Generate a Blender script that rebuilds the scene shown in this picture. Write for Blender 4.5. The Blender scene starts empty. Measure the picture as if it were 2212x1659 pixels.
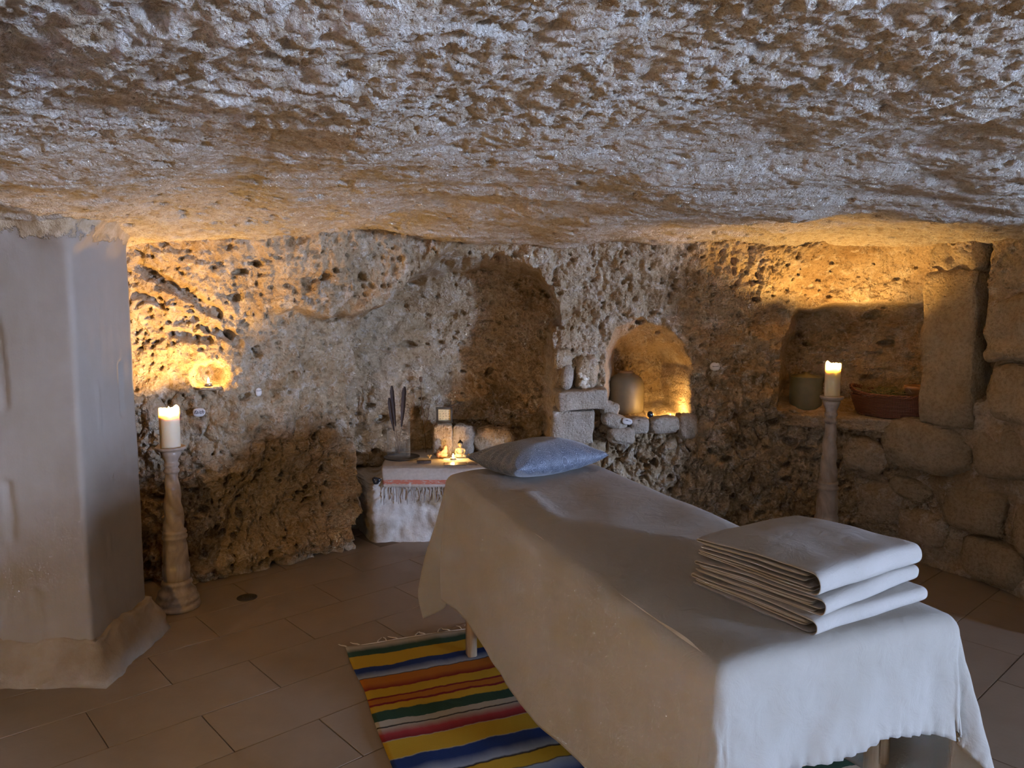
import bpy, bmesh, math, random
import numpy as np
from mathutils import Vector, Matrix

sc = bpy.context.scene
COL = sc.collection
random.seed(7)
rng = np.random.default_rng(7)

# ------------------------------------------------------------------ camera
CAM_H = 1.42
cd = bpy.data.cameras.new('camera')
cam = bpy.data.objects.new('camera', cd)
COL.objects.link(cam)
cam.location = (0, 0, CAM_H)
cam.rotation_euler = (math.radians(90 - 6.0), 0, 0)
cd.sensor_fit = 'HORIZONTAL'
cd.sensor_width = 36.0
cd.lens = 36.0 * 1661.0 / 2212.0
cd.clip_start = 0.02
sc.camera = cam

# ------------------------------------------------------------------ daylight
world = bpy.data.worlds.new('world')
sc.world = world
world.use_nodes = True
bg = world.node_tree.nodes['Background']
bg.inputs['Color'].default_value = (0.48, 0.635, 1.0, 1)
bg.inputs['Strength'].default_value = 64.0

WIN_Y0, WIN_Y1, WIN_Z0, WIN_Z1, WIN_X = -2.35, -1.45, 0.62, 1.66, 7.0
pl = bpy.data.lights.new('window_portal', 'AREA')
pl.shape = 'RECTANGLE'
pl.size = WIN_Z1 - WIN_Z0
pl.size_y = WIN_Y1 - WIN_Y0
pl.cycles.is_portal = True
po = bpy.data.objects.new('window_portal', pl)
COL.objects.link(po)
po.location = (WIN_X + 0.02, (WIN_Y0 + WIN_Y1) / 2, (WIN_Z0 + WIN_Z1) / 2)
po.rotation_euler = (0, math.radians(90), 0)

sc.view_settings.view_transform = 'Standard'
sc.view_settings.look = 'None'
sc.view_settings.gamma = 1.0
sc.view_settings.use_curve_mapping = False
sc.view_settings.exposure = 2.7
sc.cycles.use_denoising = True
sc.cycles.max_bounces = 5
sc.cycles.diffuse_bounces = 3
sc.cycles.transparent_max_bounces = 24
sc.cycles.use_adaptive_sampling = True
sc.cycles.adaptive_threshold = 0.04
sc.cycles.adaptive_min_samples = 24
sc.cycles.use_light_tree = False
sc.cycles.sample_clamp_indirect = 0.35

FLAME = (1.0, 0.56, 0.16)
CANDLE_W = 9.0
TEA_W = 0.20
FILL_W = 5.0  # warm fill from the added, unseen lantern

# ------------------------------------------------------------------ numpy noise
def _hash(ix, iy, iz, seed):
    h = (ix * 374761393 + iy * 668265263 + iz * 2147483647 + seed * 974711) & 0xFFFFFFFF
    h = ((h ^ (h >> 13)) * 1274126177) & 0xFFFFFFFF
    return h ^ (h >> 16)

def hash01(ix, iy, iz, seed):
    return (_hash(ix, iy, iz, seed) & 0xFFFFFF) / float(0x1000000)

def perlin2(x, y, seed=0):
    x = np.asarray(x, float); y = np.asarray(y, float)
    ix = np.floor(x).astype(np.int64); iy = np.floor(y).astype(np.int64)
    fx = x - ix; fy = y - iy
    u = fx * fx * fx * (fx * (fx * 6 - 15) + 10); v = fy * fy * fy * (fy * (fy * 6 - 15) + 10)
    def g(dx, dy):
        a = hash01(ix + dx, iy + dy, 0, seed) * 2 * np.pi
        return np.cos(a) * (fx - dx) + np.sin(a) * (fy - dy)
    a = g(0, 0) * (1 - u) + g(1, 0) * u
    b = g(0, 1) * (1 - u) + g(1, 1) * u
    return (a * (1 - v) + b * v) * 1.5

def fbm2(x, y, oct=4, seed=0, gain=0.5):
    s = 0; a = 1.0; f = 1.0
    for o in range(oct):
        s = s + a * perlin2(x * f, y * f, seed + o * 17); a *= gain; f *= 2.03
    return s

def ridged2(x, y, oct=3, seed=0, gain=0.5):
    s = 0; a = 1.0; f = 1.0; n = 0
    for o in range(oct):
        s = s + a * (1 - 2 * np.abs(perlin2(x * f, y * f, seed + o * 13))); n += a; a *= gain; f *= 2.1
    return s / n

def worley2(x, y, seed=0):
    ix = np.floor(x).astype(np.int64); iy = np.floor(y).astype(np.int64)
    f1 = np.full(x.shape, 9.0); f2 = np.full(x.shape, 9.0); cid = np.zeros(x.shape)
    for dx in (-1, 0, 1):
        for dy in (-1, 0, 1):
            cx = ix + dx; cy = iy + dy
            px = cx + hash01(cx, cy, 1, seed); py = cy + hash01(cx, cy, 2, seed)
            d = np.hypot(px - x, py - y); r = hash01(cx, cy, 3, seed)
            m = d < f1
            f2 = np.where(m, f1, np.minimum(f2, d))
            cid = np.where(m, r, cid); f1 = np.where(m, d, f1)
    return f1, f2, cid

def sstep(a, b, x):
    t = np.clip((x - a) / (b - a), 0, 1)
    return t * t * (3 - 2 * t)

def sdf_poly(px, py, poly):
    """inside-positive distance to a polygon"""
    d = np.full(px.shape, 1e9); inside = np.zeros(px.shape, bool)
    n = len(poly)
    for i in range(n):
        ax, ay = poly[i]; bx, by = poly[(i + 1) % n]
        ex, ey = bx - ax, by - ay
        t = np.clip(((px - ax) * ex + (py - ay) * ey) / (ex * ex + ey * ey + 1e-12), 0, 1)
        d = np.minimum(d, np.hypot(px - ax - t * ex, py - ay - t * ey))
        if abs(by - ay) > 1e-9:
            c = ((ay > py) != (by > py)) & (px < (bx - ax) * (py - ay) / (by - ay) + ax)
            inside ^= c
    return np.where(inside, d, -d)

def sdf_caps(px, py, a, b):
    ex, ey = b[0] - a[0], b[1] - a[1]
    t = np.clip(((px - a[0]) * ex + (py - a[1]) * ey) / (ex * ex + ey * ey + 1e-12), 0, 1)
    return np.hypot(px - a[0] - t * ex, py - a[1] - t * ey)

# ------------------------------------------------------------------ mesh helpers
def mesh_np(name, V, F):
    """V (n,3), F (m,4) or (m,3) arrays"""
    me = bpy.data.meshes.new(name)
    V = np.asarray(V, np.float32); F = np.asarray(F, np.int32)
    k = F.shape[1]
    me.vertices.add(len(V)); me.vertices.foreach_set('co', V.ravel())
    me.loops.add(F.size); me.loops.foreach_set('vertex_index', F.ravel())
    me.polygons.add(len(F))
    me.polygons.foreach_set('loop_start', np.arange(0, F.size, k, dtype=np.int32))
    me.polygons.foreach_set('loop_total', np.full(len(F), k, np.int32))
    me.polygons.foreach_set('use_smooth', np.ones(len(F), bool))
    me.update(calc_edges=True)
    me.validate()
    return me

def grid_faces(nr, nc, mask=None, flip=False):
    i = np.arange(nr - 1)[:, None] * nc + np.arange(nc - 1)[None, :]
    f = np.stack([i, i + 1, i + nc + 1, i + nc], -1)
    if flip: f = f[..., ::-1]
    f = f.reshape(-1, 4)
    if mask is not None: f = f[mask.reshape(-1)]
    return f

def put(name, me, mat, parent=None, loc=None, rot=None):
    o = bpy.data.objects.new(name, me)
    COL.objects.link(o)
    if mat is not None and me is not None and not me.materials: me.materials.append(mat)
    if parent is not None: o.parent = parent
    if loc is not None: o.location = loc
    if rot is not None: o.rotation_euler = rot
    return o

def tag(o, label=None, cat=None, group=None, kind=None):
    if label: o['label'] = label
    if cat: o['category'] = cat
    if group: o['group'] = group
    if kind: o['kind'] = kind
    return o

def thing(name, loc, label, cat, rotz=0, group=None):
    o = bpy.data.objects.new(name, None)
    COL.objects.link(o)
    o.empty_display_size = 0.05
    o.location = loc; o.rotation_euler = (0, 0, rotz)
    return tag(o, label, cat, group)

class MB:
    """collects shapes into one bmesh"""
    def __init__(self): self.bm = bmesh.new()
    def box(self, cx, cy, cz, sx, sy, sz, rot=None):
        m = Matrix.Translation((cx, cy, cz))
        if rot is not None: m = m @ rot.to_4x4()
        m = m @ Matrix.Diagonal((sx, sy, sz, 1))
        bmesh.ops.create_cube(self.bm, size=1, matrix=m); return self
    def sphere(self, cx, cy, cz, rx, ry=None, rz=None, sub=3, rot=None):
        ry = rx if ry is None else ry; rz = rx if rz is None else rz
        m = Matrix.Translation((cx, cy, cz))
        if rot is not None: m = m @ rot.to_4x4()
        m = m @ Matrix.Diagonal((rx, ry, rz, 1))
        bmesh.ops.create_icosphere(self.bm, subdivisions=sub, radius=1, matrix=m); return self
    def tube(self, pts, rad, seg=8, caps=True):
        pts = [Vector(p) for p in pts]
        n = len(pts)
        rads = rad if isinstance(rad, (list, tuple)) else [rad] * n
        rings = []
        up = Vector((0, 0, 1))
        for i, p in enumerate(pts):
            d = (pts[min(i + 1, n - 1)] - pts[max(i - 1, 0)])
            if d.length < 1e-9: d = Vector((0, 0, 1))
            d.normalize()
            a = d.cross(up if abs(d.z) < 0.9 else Vector((1, 0, 0))); a.normalize()
            b = d.cross(a)
            rings.append([self.bm.verts.new(p + (a * math.cos(2 * math.pi * k / seg) + b * math.sin(2 * math.pi * k / seg)) * rads[i]) for k in range(seg)])
        for r0, r1 in zip(rings[:-1], rings[1:]):
            for k in range(seg):
                self.bm.faces.new((r0[k], r0[(k + 1) % seg], r1[(k + 1) % seg], r1[k]))
        if caps:
            self.bm.faces.new(rings[0][::-1]); self.bm.faces.new(rings[-1])
        return self
    def lathe(self, prof, seg=32, fn=None, closed=False):
        """prof: list of (r, z); fn(theta, r, z) -> r"""
        rings = []
        for r, z in prof:
            ring = []
            for k in range(seg):
                th = 2 * math.pi * k / seg
                rr = fn(th, r, z) if fn else r
                ring.append(self.bm.verts.new((rr * math.cos(th), rr * math.sin(th), z)))
            rings.append(ring)
        pairs = list(zip(rings[:-1], rings[1:]))
        if closed: pairs.append((rings[-1], rings[0]))
        for r0, r1 in pairs:
            for k in range(seg):
                self.bm.faces.new((r0[k], r0[(k + 1) % seg], r1[(k + 1) % seg], r1[k]))
        if not closed:
            if prof[0][0] > 1e-5: self.bm.faces.new(rings[0][::-1])
            if prof[-1][0] > 1e-5: self.bm.faces.new(rings[-1])
        return self
    def bevel(self, w, seg=2):
        bmesh.ops.bevel(self.bm, geom=list(self.bm.edges), offset=w, segments=seg, affect='EDGES', clamp_overlap=True); return self
    def mesh(self, name, smooth=True):
        bmesh.ops.remove_doubles(self.bm, verts=self.bm.verts, dist=1e-6)
        bmesh.ops.recalc_face_normals(self.bm, faces=self.bm.faces)
        me = bpy.data.meshes.new(name); self.bm.to_mesh(me); self.bm.free()
        if smooth: me.polygons.foreach_set('use_smooth', np.ones(len(me.polygons), bool))
        return me

def mod_remesh(o, voxel, smooth=4):
    m = o.modifiers.new('remesh', 'REMESH'); m.mode = 'VOXEL'; m.voxel_size = voxel; m.use_smooth_shade = True
    s = o.modifiers.new('smooth', 'SMOOTH'); s.iterations = smooth; s.factor = 0.5

# ------------------------------------------------------------------ materials
class NT:
    def __init__(self, name):
        self.m = bpy.data.materials.new(name); self.m.use_nodes = True
        self.t = self.m.node_tree; self.n = self.t.nodes; self.l = self.t.links
        self.b = self.n['Principled BSDF']; self.out = self.n['Material Output']
        self.tc = self.n.new('ShaderNodeTexCoord')
    def lk(self, a, b): self.l.new(a, b)
    def coord(self, scale=(1, 1, 1), rot=(0, 0, 0), kind='Object'):
        mp = self.n.new('ShaderNodeMapping'); mp.inputs['Scale'].default_value = scale; mp.inputs['Rotation'].default_value = rot
        self.lk(self.tc.outputs[kind], mp.inputs['Vector']); return mp.outputs['Vector']
    def noise(self, scale, detail=4, rough=0.5, vec=None, dist=0.0):
        t = self.n.new('ShaderNodeTexNoise'); t.inputs['Scale'].default_value = scale; t.inputs['Detail'].default_value = detail
        t.inputs['Roughness'].default_value = rough; t.inputs['Distortion'].default_value = dist
        self.lk(vec if vec is not None else self.tc.outputs['Object'], t.inputs['Vector']); return t.outputs['Fac']
    def voro(self, scale, vec=None, feature='F1', rand=1.0):
        t = self.n.new('ShaderNodeTexVoronoi'); t.feature = feature; t.inputs['Scale'].default_value = scale; t.inputs['Randomness'].default_value = rand
        self.lk(vec if vec is not None else self.tc.outputs['Object'], t.inputs['Vector']); return t.outputs['Distance']
    def ramp(self, fac, stops, interp='LINEAR'):
        r = self.n.new('ShaderNodeValToRGB'); r.color_ramp.interpolation = interp
        el = r.color_ramp.elements
        while len(el) < len(stops): el.new(0.5)
        for e, (p, c) in zip(el, stops):
            e.position = p; e.color = (*c, 1) if len(c) == 3 else c
        self.lk(fac, r.inputs['Fac']); return r.outputs['Color']
    def mix(self, fac, a, b, mode='MIX'):
        x = self.n.new('ShaderNodeMix'); x.data_type = 'RGBA'; x.blend_type = mode
        for s, v in ((x.inputs[0], fac), (x.inputs[6], a), (x.inputs[7], b)):
            if hasattr(v, 'default_value'): self.lk(v, s)
            elif isinstance(v, (int, float)): s.default_value = v
            else: s.default_value = (*v, 1)
        return x.outputs[2]
    def math(self, op, a, b=None):
        x = self.n.new('ShaderNodeMath'); x.operation = op
        for s, v in ((x.inputs[0], a), (x.inputs[1], b)):
            if v is None: continue
            if hasattr(v, 'default_value'): self.lk(v, s)
            else: s.default_value = v
        return x.outputs[0]
    def sep(self, v):
        x = self.n.new('ShaderNodeSeparateXYZ'); self.lk(v, x.inputs[0]); return x.outputs
    def bump(self, h, dist, strength=1.0, prev=None):
        b = self.n.new('ShaderNodeBump'); b.inputs['Distance'].default_value = dist; b.inputs['Strength'].default_value = strength
        self.lk(h, b.inputs['Height'])
        if prev is not None: self.lk(prev, b.inputs['Normal'])
        return b.outputs['Normal']
    def fin(self, col=None, rough=0.6, normal=None, spec=None, **kw):
        B = self.b.inputs
        if col is not None:
            if hasattr(col, 'default_value'): self.lk(col, B['Base Color'])
            else: B['Base Color'].default_value = (*col, 1)
        if hasattr(rough, 'default_value'): self.lk(rough, B['Roughness'])
        else: B['Roughness'].default_value = rough
        if normal is not None: self.lk(normal, B['Normal'])
        if spec is not None: B['Specular IOR Level'].default_value = spec
        for k, v in kw.items(): B[k.replace('_', ' ')].default_value = v
        return self.m

def m_rock(name, dark, mid, pale, crust, crust_lo=0.52, crust_hi=0.64, sc_=1.0, bd=0.011):
    t = NT(name)
    base = t.ramp(t.noise(2.6 * sc_, 5, 0.62, dist=0.4), [(0.30, dark), (0.48, mid), (0.68, pale)])
    nb = t.noise(13 * sc_, 6, 0.74, dist=0.5)
    crf = t.ramp(nb, [(crust_lo, (0, 0, 0)), (crust_hi, (1, 1, 1))])
    c = t.mix(t.math('MULTIPLY', crf, 0.8), base, crust)
    nf_ = t.noise(60 * sc_, 4, 0.72)
    sp = t.ramp(nf_, [(0.36, (0.42, 0.35, 0.28)), (0.55, (1, 1, 1))])
    c = t.mix(0.42, c, sp, 'MULTIPLY')
    vr = t.ramp(t.voro(48 * sc_), [(0.12, (0, 0, 0)), (0.40, (1, 1, 1))])
    h = t.math('ADD', t.math('MULTIPLY', nf_, 1.6), t.math('ADD', t.math('MULTIPLY', nb, 1.6), t.math('MULTIPLY', vr, .55)))
    return t.fin(c, 0.92, t.bump(h, bd, 1.0), spec=0.12)

M = {}
M['rock'] = m_rock('cave_rock', (0.37, 0.245, 0.125), (0.56, 0.425, 0.27), (0.68, 0.56, 0.41), (0.78, 0.70, 0.59))
M['ceil'] = m_rock('ceiling_rock', (0.50, 0.39, 0.265), (0.61, 0.50, 0.365), (0.69, 0.59, 0.46), (0.84, 0.79, 0.71), 0.42, 0.57, 1.8, 0.007)
M['stone'] = m_rock('cut_stone', (0.36, 0.27, 0.16), (0.47, 0.37, 0.24), (0.56, 0.46, 0.32), (0.58, 0.50, 0.38), 0.6, 0.75)
M['greystone'] = m_rock('grey_stone', (0.38, 0.31, 0.23), (0.50, 0.43, 0.34), (0.60, 0.53, 0.43), (0.68, 0.62, 0.53), 0.52, 0.66, 1.3, 0.007)

t = NT('plaster')
c = t.ramp(t.noise(3, 5, 0.6), [(0.3, (0.47, 0.42, 0.38)), (0.7, (0.54, 0.50, 0.46))])
st = t.ramp(t.noise(9, 6, 0.65, vec=t.coord((1, 1, 0.35))), [(0.60, (0, 0, 0)), (0.78, (1, 1, 1))])
c = t.mix(t.math('MULTIPLY', st, 0.35), c, (0.46, 0.37, 0.28))
nn = t.bump(t.noise(14, 5, 0.55, vec=t.coord((1, 1, 0.25))), 0.008, 0.5)
nn = t.bump(t.noise(120, 3, 0.5), 0.001, 0.4, nn)
M['plaster'] = t.fin(c, 0.75, nn, spec=0.25)

t = NT('pillar_plaster')
c = t.ramp(t.noise(3, 5, 0.6), [(0.3, (0.29, 0.255, 0.215)), (0.7, (0.33, 0.295, 0.26))])
st = t.ramp(t.noise(9, 6, 0.65, vec=t.coord((1, 1, 0.35))), [(0.60, (0, 0, 0)), (0.78, (1, 1, 1))])
c = t.mix(t.math('MULTIPLY', st, 0.30), c, (0.22, 0.17, 0.125))
rk = t.ramp(t.noise(16, 6, 0.7), [(0.3, (0.36, 0.25, 0.14)), (0.5, (0.52, 0.41, 0.27)), (0.7, (0.68, 0.58, 0.45))])
xyz = t.sep(t.tc.outputs['Object'])
lim = t.math('ADD', t.math('ADD', xyz[2], t.math('MULTIPLY', t.math('SUBTRACT', t.noise(7, 6, 0.68), .5), .30)), t.math('MULTIPLY', t.math('MAXIMUM', t.math('SUBTRACT', -1.80, xyz[0]), 0.0), .45))
fr_ = t.ramp(t.math('SUBTRACT', lim, .68), [(0.985, (0, 0, 0)), (1.0, (1, 1, 1))])
nn = t.bump(t.noise(14, 5, 0.55, vec=t.coord((1, 1, 0.25))), 0.005, 0.4)
nn = t.bump(t.noise(110, 3, 0.5), 0.001, 0.4, nn)
nn = t.bump(t.math('MULTIPLY', t.noise(40, 6, .7), fr_), 0.02, .8, nn)
M['pillar'] = t.fin(t.mix(fr_, c, rk), 0.78, nn, spec=0.2)

t = NT('base_plaster')
c = t.ramp(t.noise(7, 7, 0.65), [(0.3, (0.25, 0.19, 0.125)), (0.55, (0.32, 0.26, 0.195)), (0.75, (0.36, 0.305, 0.245))])
nn = t.bump(t.noise(25, 6, 0.6), 0.008, 0.6)
M['skirt'] = t.fin(c, 0.85, nn, spec=0.2)

t = NT('whitewash')
c = t.ramp(t.noise(4, 7, 0.68), [(0.40, (0.40, 0.30, 0.19)), (0.50, (0.56, 0.50, 0.43)), (0.66, (0.64, 0.60, 0.55))])
nn = t.bump(t.noise(22, 7, 0.65), 0.015, 0.7)
M['whitewash'] = t.fin(c, 0.85, nn, spec=0.2)

t = NT('tile')
oi = t.n.new('ShaderNodeObjectInfo')
vv = t.n.new('ShaderNodeVectorMath'); vv.operation = 'ADD'
t.lk(t.tc.outputs['Object'], vv.inputs[0]); t.lk(oi.outputs['Location'], vv.inputs[1])
c = t.ramp(t.noise(4, 6, 0.6, vec=vv.outputs[0]), [(0.3, (0.245, 0.19, 0.14)), (0.7, (0.30, 0.238, 0.18))])
c = t.mix(t.math('MULTIPLY', oi.outputs['Random'], 0.22), c, (0.22, 0.168, 0.122))
M['tile'] = t.fin(c, 0.42, t.bump(t.noise(60, 4, 0.5, vec=vv.outputs[0]), 0.0015, 0.4), spec=0.3)
t = NT('grout')
M['grout'] = t.fin(t.ramp(t.noise(30, 3), [(0.3, (0.14, 0.105, 0.075)), (0.7, (0.19, 0.15, 0.11))]), 0.9)

def m_cloth(name, col, col2, weave=2200, rough=0.9):
    t = NT(name)
    c = t.ramp(t.noise(5, 4), [(0.35, col), (0.65, col2)])
    fl = t.ramp(t.noise(420, 2), [(0.62, (0, 0, 0)), (0.72, (1, 1, 1))])
    c = t.mix(t.math('MULTIPLY', fl, 0.22), c, (0.40, 0.32, 0.22))
    w1 = t.n.new('ShaderNodeTexWave'); w1.bands_direction = 'X'; w1.inputs['Scale'].default_value = weave / 6
    w2 = t.n.new('ShaderNodeTexWave'); w2.bands_direction = 'Y'; w2.inputs['Scale'].default_value = weave / 6
    for w in (w1, w2):
        w.inputs['Distortion'].default_value = 1.0; t.lk(t.tc.outputs['Object'], w.inputs['Vector'])
    h = t.math('ADD', w1.outputs['Fac'], w2.outputs['Fac'])
    n = t.bump(h, 0.0004, 0.2)
    n = t.bump(t.noise(16, 6, 0.62, dist=.8), 0.008, 0.5, n)
    return t.fin(c, rough, n, spec=0.15, Sheen_Weight=0.15)
M['sheet'] = m_cloth('cotton_sheet', (0.375, 0.342, 0.285), (0.41, 0.376, 0.318))
M['towel'] = m_cloth('folded_cotton', (0.43, 0.395, 0.34), (0.475, 0.435, 0.38))
M['linen'] = m_cloth('grey_linen', (0.44, 0.38, 0.32), (0.52, 0.46, 0.39))

def m_plain(name, col, rough=0.5, metal=0.0, var=0.15, nscale=12, bump=0.002, **kw):
    t = NT(name)
    a = tuple(max(0, x * (1 - var)) for x in col); b = tuple(min(1, x * (1 + var)) for x in col)
    c = t.ramp(t.noise(nscale, 5, 0.6), [(0.35, a), (0.65, b)])
    return t.fin(c, rough, t.bump(t.noise(nscale * 5, 4), bump, 0.5), Metallic=metal, **kw)

M['wood'] = m_plain('light_wood', (0.52, 0.36, 0.20), 0.4)
t = NT('beech')
c = t.ramp(t.noise(10, 5, 0.6, vec=t.coord((12, 12, 1))), [(0.35, (0.50, 0.35, 0.20)), (0.65, (0.62, 0.46, 0.29))])
M['beech'] = t.fin(c, 0.35)
M['vinyl'] = m_plain('cream_vinyl', (0.62, 0.55, 0.44), 0.45)
M['darkmetal'] = m_plain('dark_metal', (0.07, 0.06, 0.05), 0.45, 0.6)
M['alu'] = m_plain('brushed_metal', (0.55, 0.52, 0.50), 0.35, 0.8)
M['black'] = m_plain('black_gloss', (0.012, 0.011, 0.011), 0.3)
M['bluestone'] = m_plain('black_stone', (0.014, 0.016, 0.022), 0.25)
M['whitestone'] = m_plain('white_pebble', (0.74, 0.70, 0.66), 0.5, var=0.06)
M['ink'] = m_plain('ink', (0.02, 0.015, 0.015), 0.6)
M['coral'] = m_plain('white_coral', (0.72, 0.66, 0.54), 0.8, bump=0.01, nscale=30)
M['jar'] = m_plain('stoneware', (0.17, 0.145, 0.095), 0.5, var=0.08)
M['cork'] = m_plain('cork', (0.33, 0.21, 0.11), 0.85)
M['gold'] = m_plain('gilt', (0.75, 0.55, 0.25), 0.4, 0.5)
M['clay'] = m_plain('terracotta', (0.52, 0.28, 0.15), 0.6)
M['resin'] = m_plain('painted_resin', (0.20, 0.17, 0.12), 0.45)
M['feather'] = m_plain('dark_feather', (0.045, 0.025, 0.018), 0.75)
M['twig'] = m_plain('dry_twig', (0.16, 0.10, 0.06), 0.85)
M['wick'] = m_plain('burnt_wick', (0.02, 0.015, 0.01), 0.9)
M['straw'] = m_plain('dry_straw', (0.34, 0.26, 0.13), 0.85)
M['moss'] = m_plain('dried_herb', (0.10, 0.12, 0.05), 0.9)
M['paper'] = m_plain('paper', (0.75, 0.70, 0.60), 0.8, var=0.05)
M['photo'] = m_plain('dark_print', (0.10, 0.07, 0.055), 0.35, var=0.6, nscale=40)
M['tin'] = m_plain('tin_cup', (0.7, 0.68, 0.65), 0.3, 0.9)
M['fringe'] = m_plain('wool_fringe', (0.34, 0.29, 0.25), 0.9)
M['rugfringe'] = m_plain('white_cord', (0.70, 0.66, 0.58), 0.85)
M['pot'] = m_plain('olive_glazed_pot', (0.19, 0.17, 0.09), 0.35)

t = NT('wax')
M['wax'] = t.fin((0.86, 0.76, 0.58), 0.45, Subsurface_Weight=1.0, Subsurface_Scale=0.016)
t.b.inputs['Subsurface Radius'].default_value = (1.0, 0.86, 0.68)
t = NT('flame')
t.b.inputs['Emission Color'].default_value = (1.0, 0.70, 0.30, 1); t.b.inputs['Emission Strength'].default_value = 40
M['flame'] = t.fin((0.9, 0.6, 0.3))
M['flame'].cycles.emission_sampling = 'NONE'

t = NT('turned_marble')
mv = t.noise(9, 7, 0.6, vec=t.coord((1, 1, 0.6)), dist=1.5)
c = t.ramp(mv, [(0.30, (0.27, 0.21, 0.165)), (0.5, (0.44, 0.365, 0.30)), (0.68, (0.55, 0.47, 0.40))])
M['stand'] = t.fin(c, 0.28, t.bump(t.noise(40, 4), 0.002, 0.4))

t = NT('wicker')
wv = t.n.new('ShaderNodeTexWave'); wv.inputs['Scale'].default_value = 40; wv.inputs['Distortion'].default_value = 3
t.lk(t.tc.outputs['Object'], wv.inputs['Vector'])
c = t.ramp(wv.outputs['Fac'], [(0.2, (0.13, 0.045, 0.025)), (0.8, (0.27, 0.10, 0.05))])
M['wicker'] = t.fin(c, 0.45)

t = NT('clear_glass')
t.fin((0.42, 0.44, 0.42), 0.03)
lw = t.n.new('ShaderNodeLayerWeight'); lw.inputs['Blend'].default_value = .3
t.lk(t.ramp(lw.outputs['Facing'], [(0.35, (.03, .03, .03)), (0.97, (.45, .45, .45))]), t.b.inputs['Alpha'])
M['glass'] = t.m

t = NT('paisley')
o3 = t.coord((1, 1, 1))
v1 = t.voro(24, o3)
rings = t.math('SINE', t.math('MULTIPLY', v1, 46.0))
fine = t.math('SINE', t.math('MULTIPLY', t.noise(26, 4, 0.6, o3, 1.2), 60.0))
lines = t.ramp(t.math('MULTIPLY', t.math('ADD', rings, t.math('MULTIPLY', fine, 0.7)), 0.5), [(0.15, (0, 0, 0)), (0.45, (1, 1, 1))])
c = t.mix(lines, (0.075, 0.092, 0.13), (0.23, 0.265, 0.325))
M['paisley'] = t.fin(c, 0.42, t.bump(t.noise(300, 2), 0.001, 0.3), spec=0.45, Sheen_Weight=0.3)

# serape stripes: object Y runs along the rug, far end at Y=1.90
t = NT('serape')
warp = t.math('MULTIPLY', t.math('SUBTRACT', t.noise(6, 4, 0.62, t.coord((1, 0.35, 1))), 0.5), 0.055)
yy = t.math('ADD', t.sep(t.tc.outputs['Object'])[1], warp)
Yl = (0.4, 0.245, 0.022); Gr = (0.022, 0.052, 0.036); Cr = (0.36, 0.32, 0.25); Bl = (0.014, 0.032, 0.12); Lb = (0.27, 0.31, 0.38)
Or = (0.34, 0.115, 0.018); Rd = (0.17, 0.014, 0.02); Bk = (0.02, 0.015, 0.015); Mr = (0.16, 0.015, 0.02); Pk = (0.3, 0.04, 0.045)
rows = [(1.90, Cr), (1.875, Cr), (1.835, Gr), (1.795, Gr), (1.789, Yl), (1.695, Yl), (1.69, Bl), (1.655, Bl), (1.606, Lb), (1.599, Bk), (1.594, Or), (1.55, Or),
        (1.505, Rd), (1.50, Yl), (1.446, Yl), (1.443, Mr), (1.434, Mr), (1.431, Or), (1.40, Or), (1.397, Mr), (1.386, Mr), (1.383, Yl), (1.346, Yl), (1.342, Gr), (1.305, Gr)]
rows2 = [(1.248, Cr), (1.243, Bk), (1.239, Bk), (1.236, Cr), (1.195, Pk), (1.157, Mr), (1.153, Cr), (1.150, Yl), (1.058, Yl), (1.055, Cr), (1.051, Bl), (1.0, Bl), (0.945, Lb), (0.938, Bk), (0.934, Bk),
         (0.93, Yl), (0.875, Yl), (0.87, Bk), (0.865, Lb), (0.80, Bl), (0.78, Bl), (0.776, Yl), (0.70, Yl), (0.695, Rd), (0.64, Or), (0.60, Yl), (0.595, Gr), (0.53, Gr)]
rows3 = [(0.50, Cr), (0.46, Gr), (0.40, Gr), (0.395, Yl), (0.31, Yl), (0.305, Bl), (0.22, Lb), (0.215, Bk), (0.21, Or), (0.13, Rd), (0.125, Yl), (0.03, Yl), (0.025, Gr), (-0.1, Cr)]
def stripes(rr):
    ys_ = [q[0] for q in rr]; lo_, hi_ = min(ys_), max(ys_)
    f_ = t.math('DIVIDE', t.math('SUBTRACT', yy, lo_), hi_ - lo_)
    return t.ramp(f_, [((y - lo_) / (hi_ - lo_), c_) for y, c_ in sorted(rr, key=lambda q: q[0])])
cA = stripes(rows); cB = stripes(rows2); cC = stripes(rows3)
gA = t.math('GREATER_THAN', yy, 1.28); gB = t.math('GREATER_THAN', yy, 0.515)
c = t.mix(gA, t.mix(gB, cC, cB), cA)
wvr = t.n.new('ShaderNodeTexWave'); wvr.bands_direction = 'Y'; wvr.inputs['Scale'].default_value = 60; t.lk(t.tc.outputs['Object'], wvr.inputs['Vector'])
M['serape'] = t.fin(c, 0.95, t.bump(wvr.outputs['Fac'], 0.0015, 0.4), spec=0.1)

# runner cloth: red band near its hanging edge
t = NT('runner')
sz = t.sep(t.tc.outputs['Object'])[2]
k1 = t.math('MULTIPLY', t.math('GREATER_THAN', sz, 0.362), t.math('LESS_THAN', sz, 0.388))
k2 = t.math('LESS_THAN', t.noise(90, 3, 0.6, t.coord((0.4, 1, 2))), 0.58)
base = t.ramp(t.noise(60, 3), [(0.3, (0.42, 0.36, 0.30)), (0.7, (0.50, 0.44, 0.37))])
c = t.mix(t.math('MULTIPLY', t.math('MULTIPLY', k1, k2), 0.85), base, (0.50, 0.12, 0.06))
M['runner'] = t.fin(c, 0.95, t.bump(t.noise(400, 2), 0.001, 0.4), spec=0.1)

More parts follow.
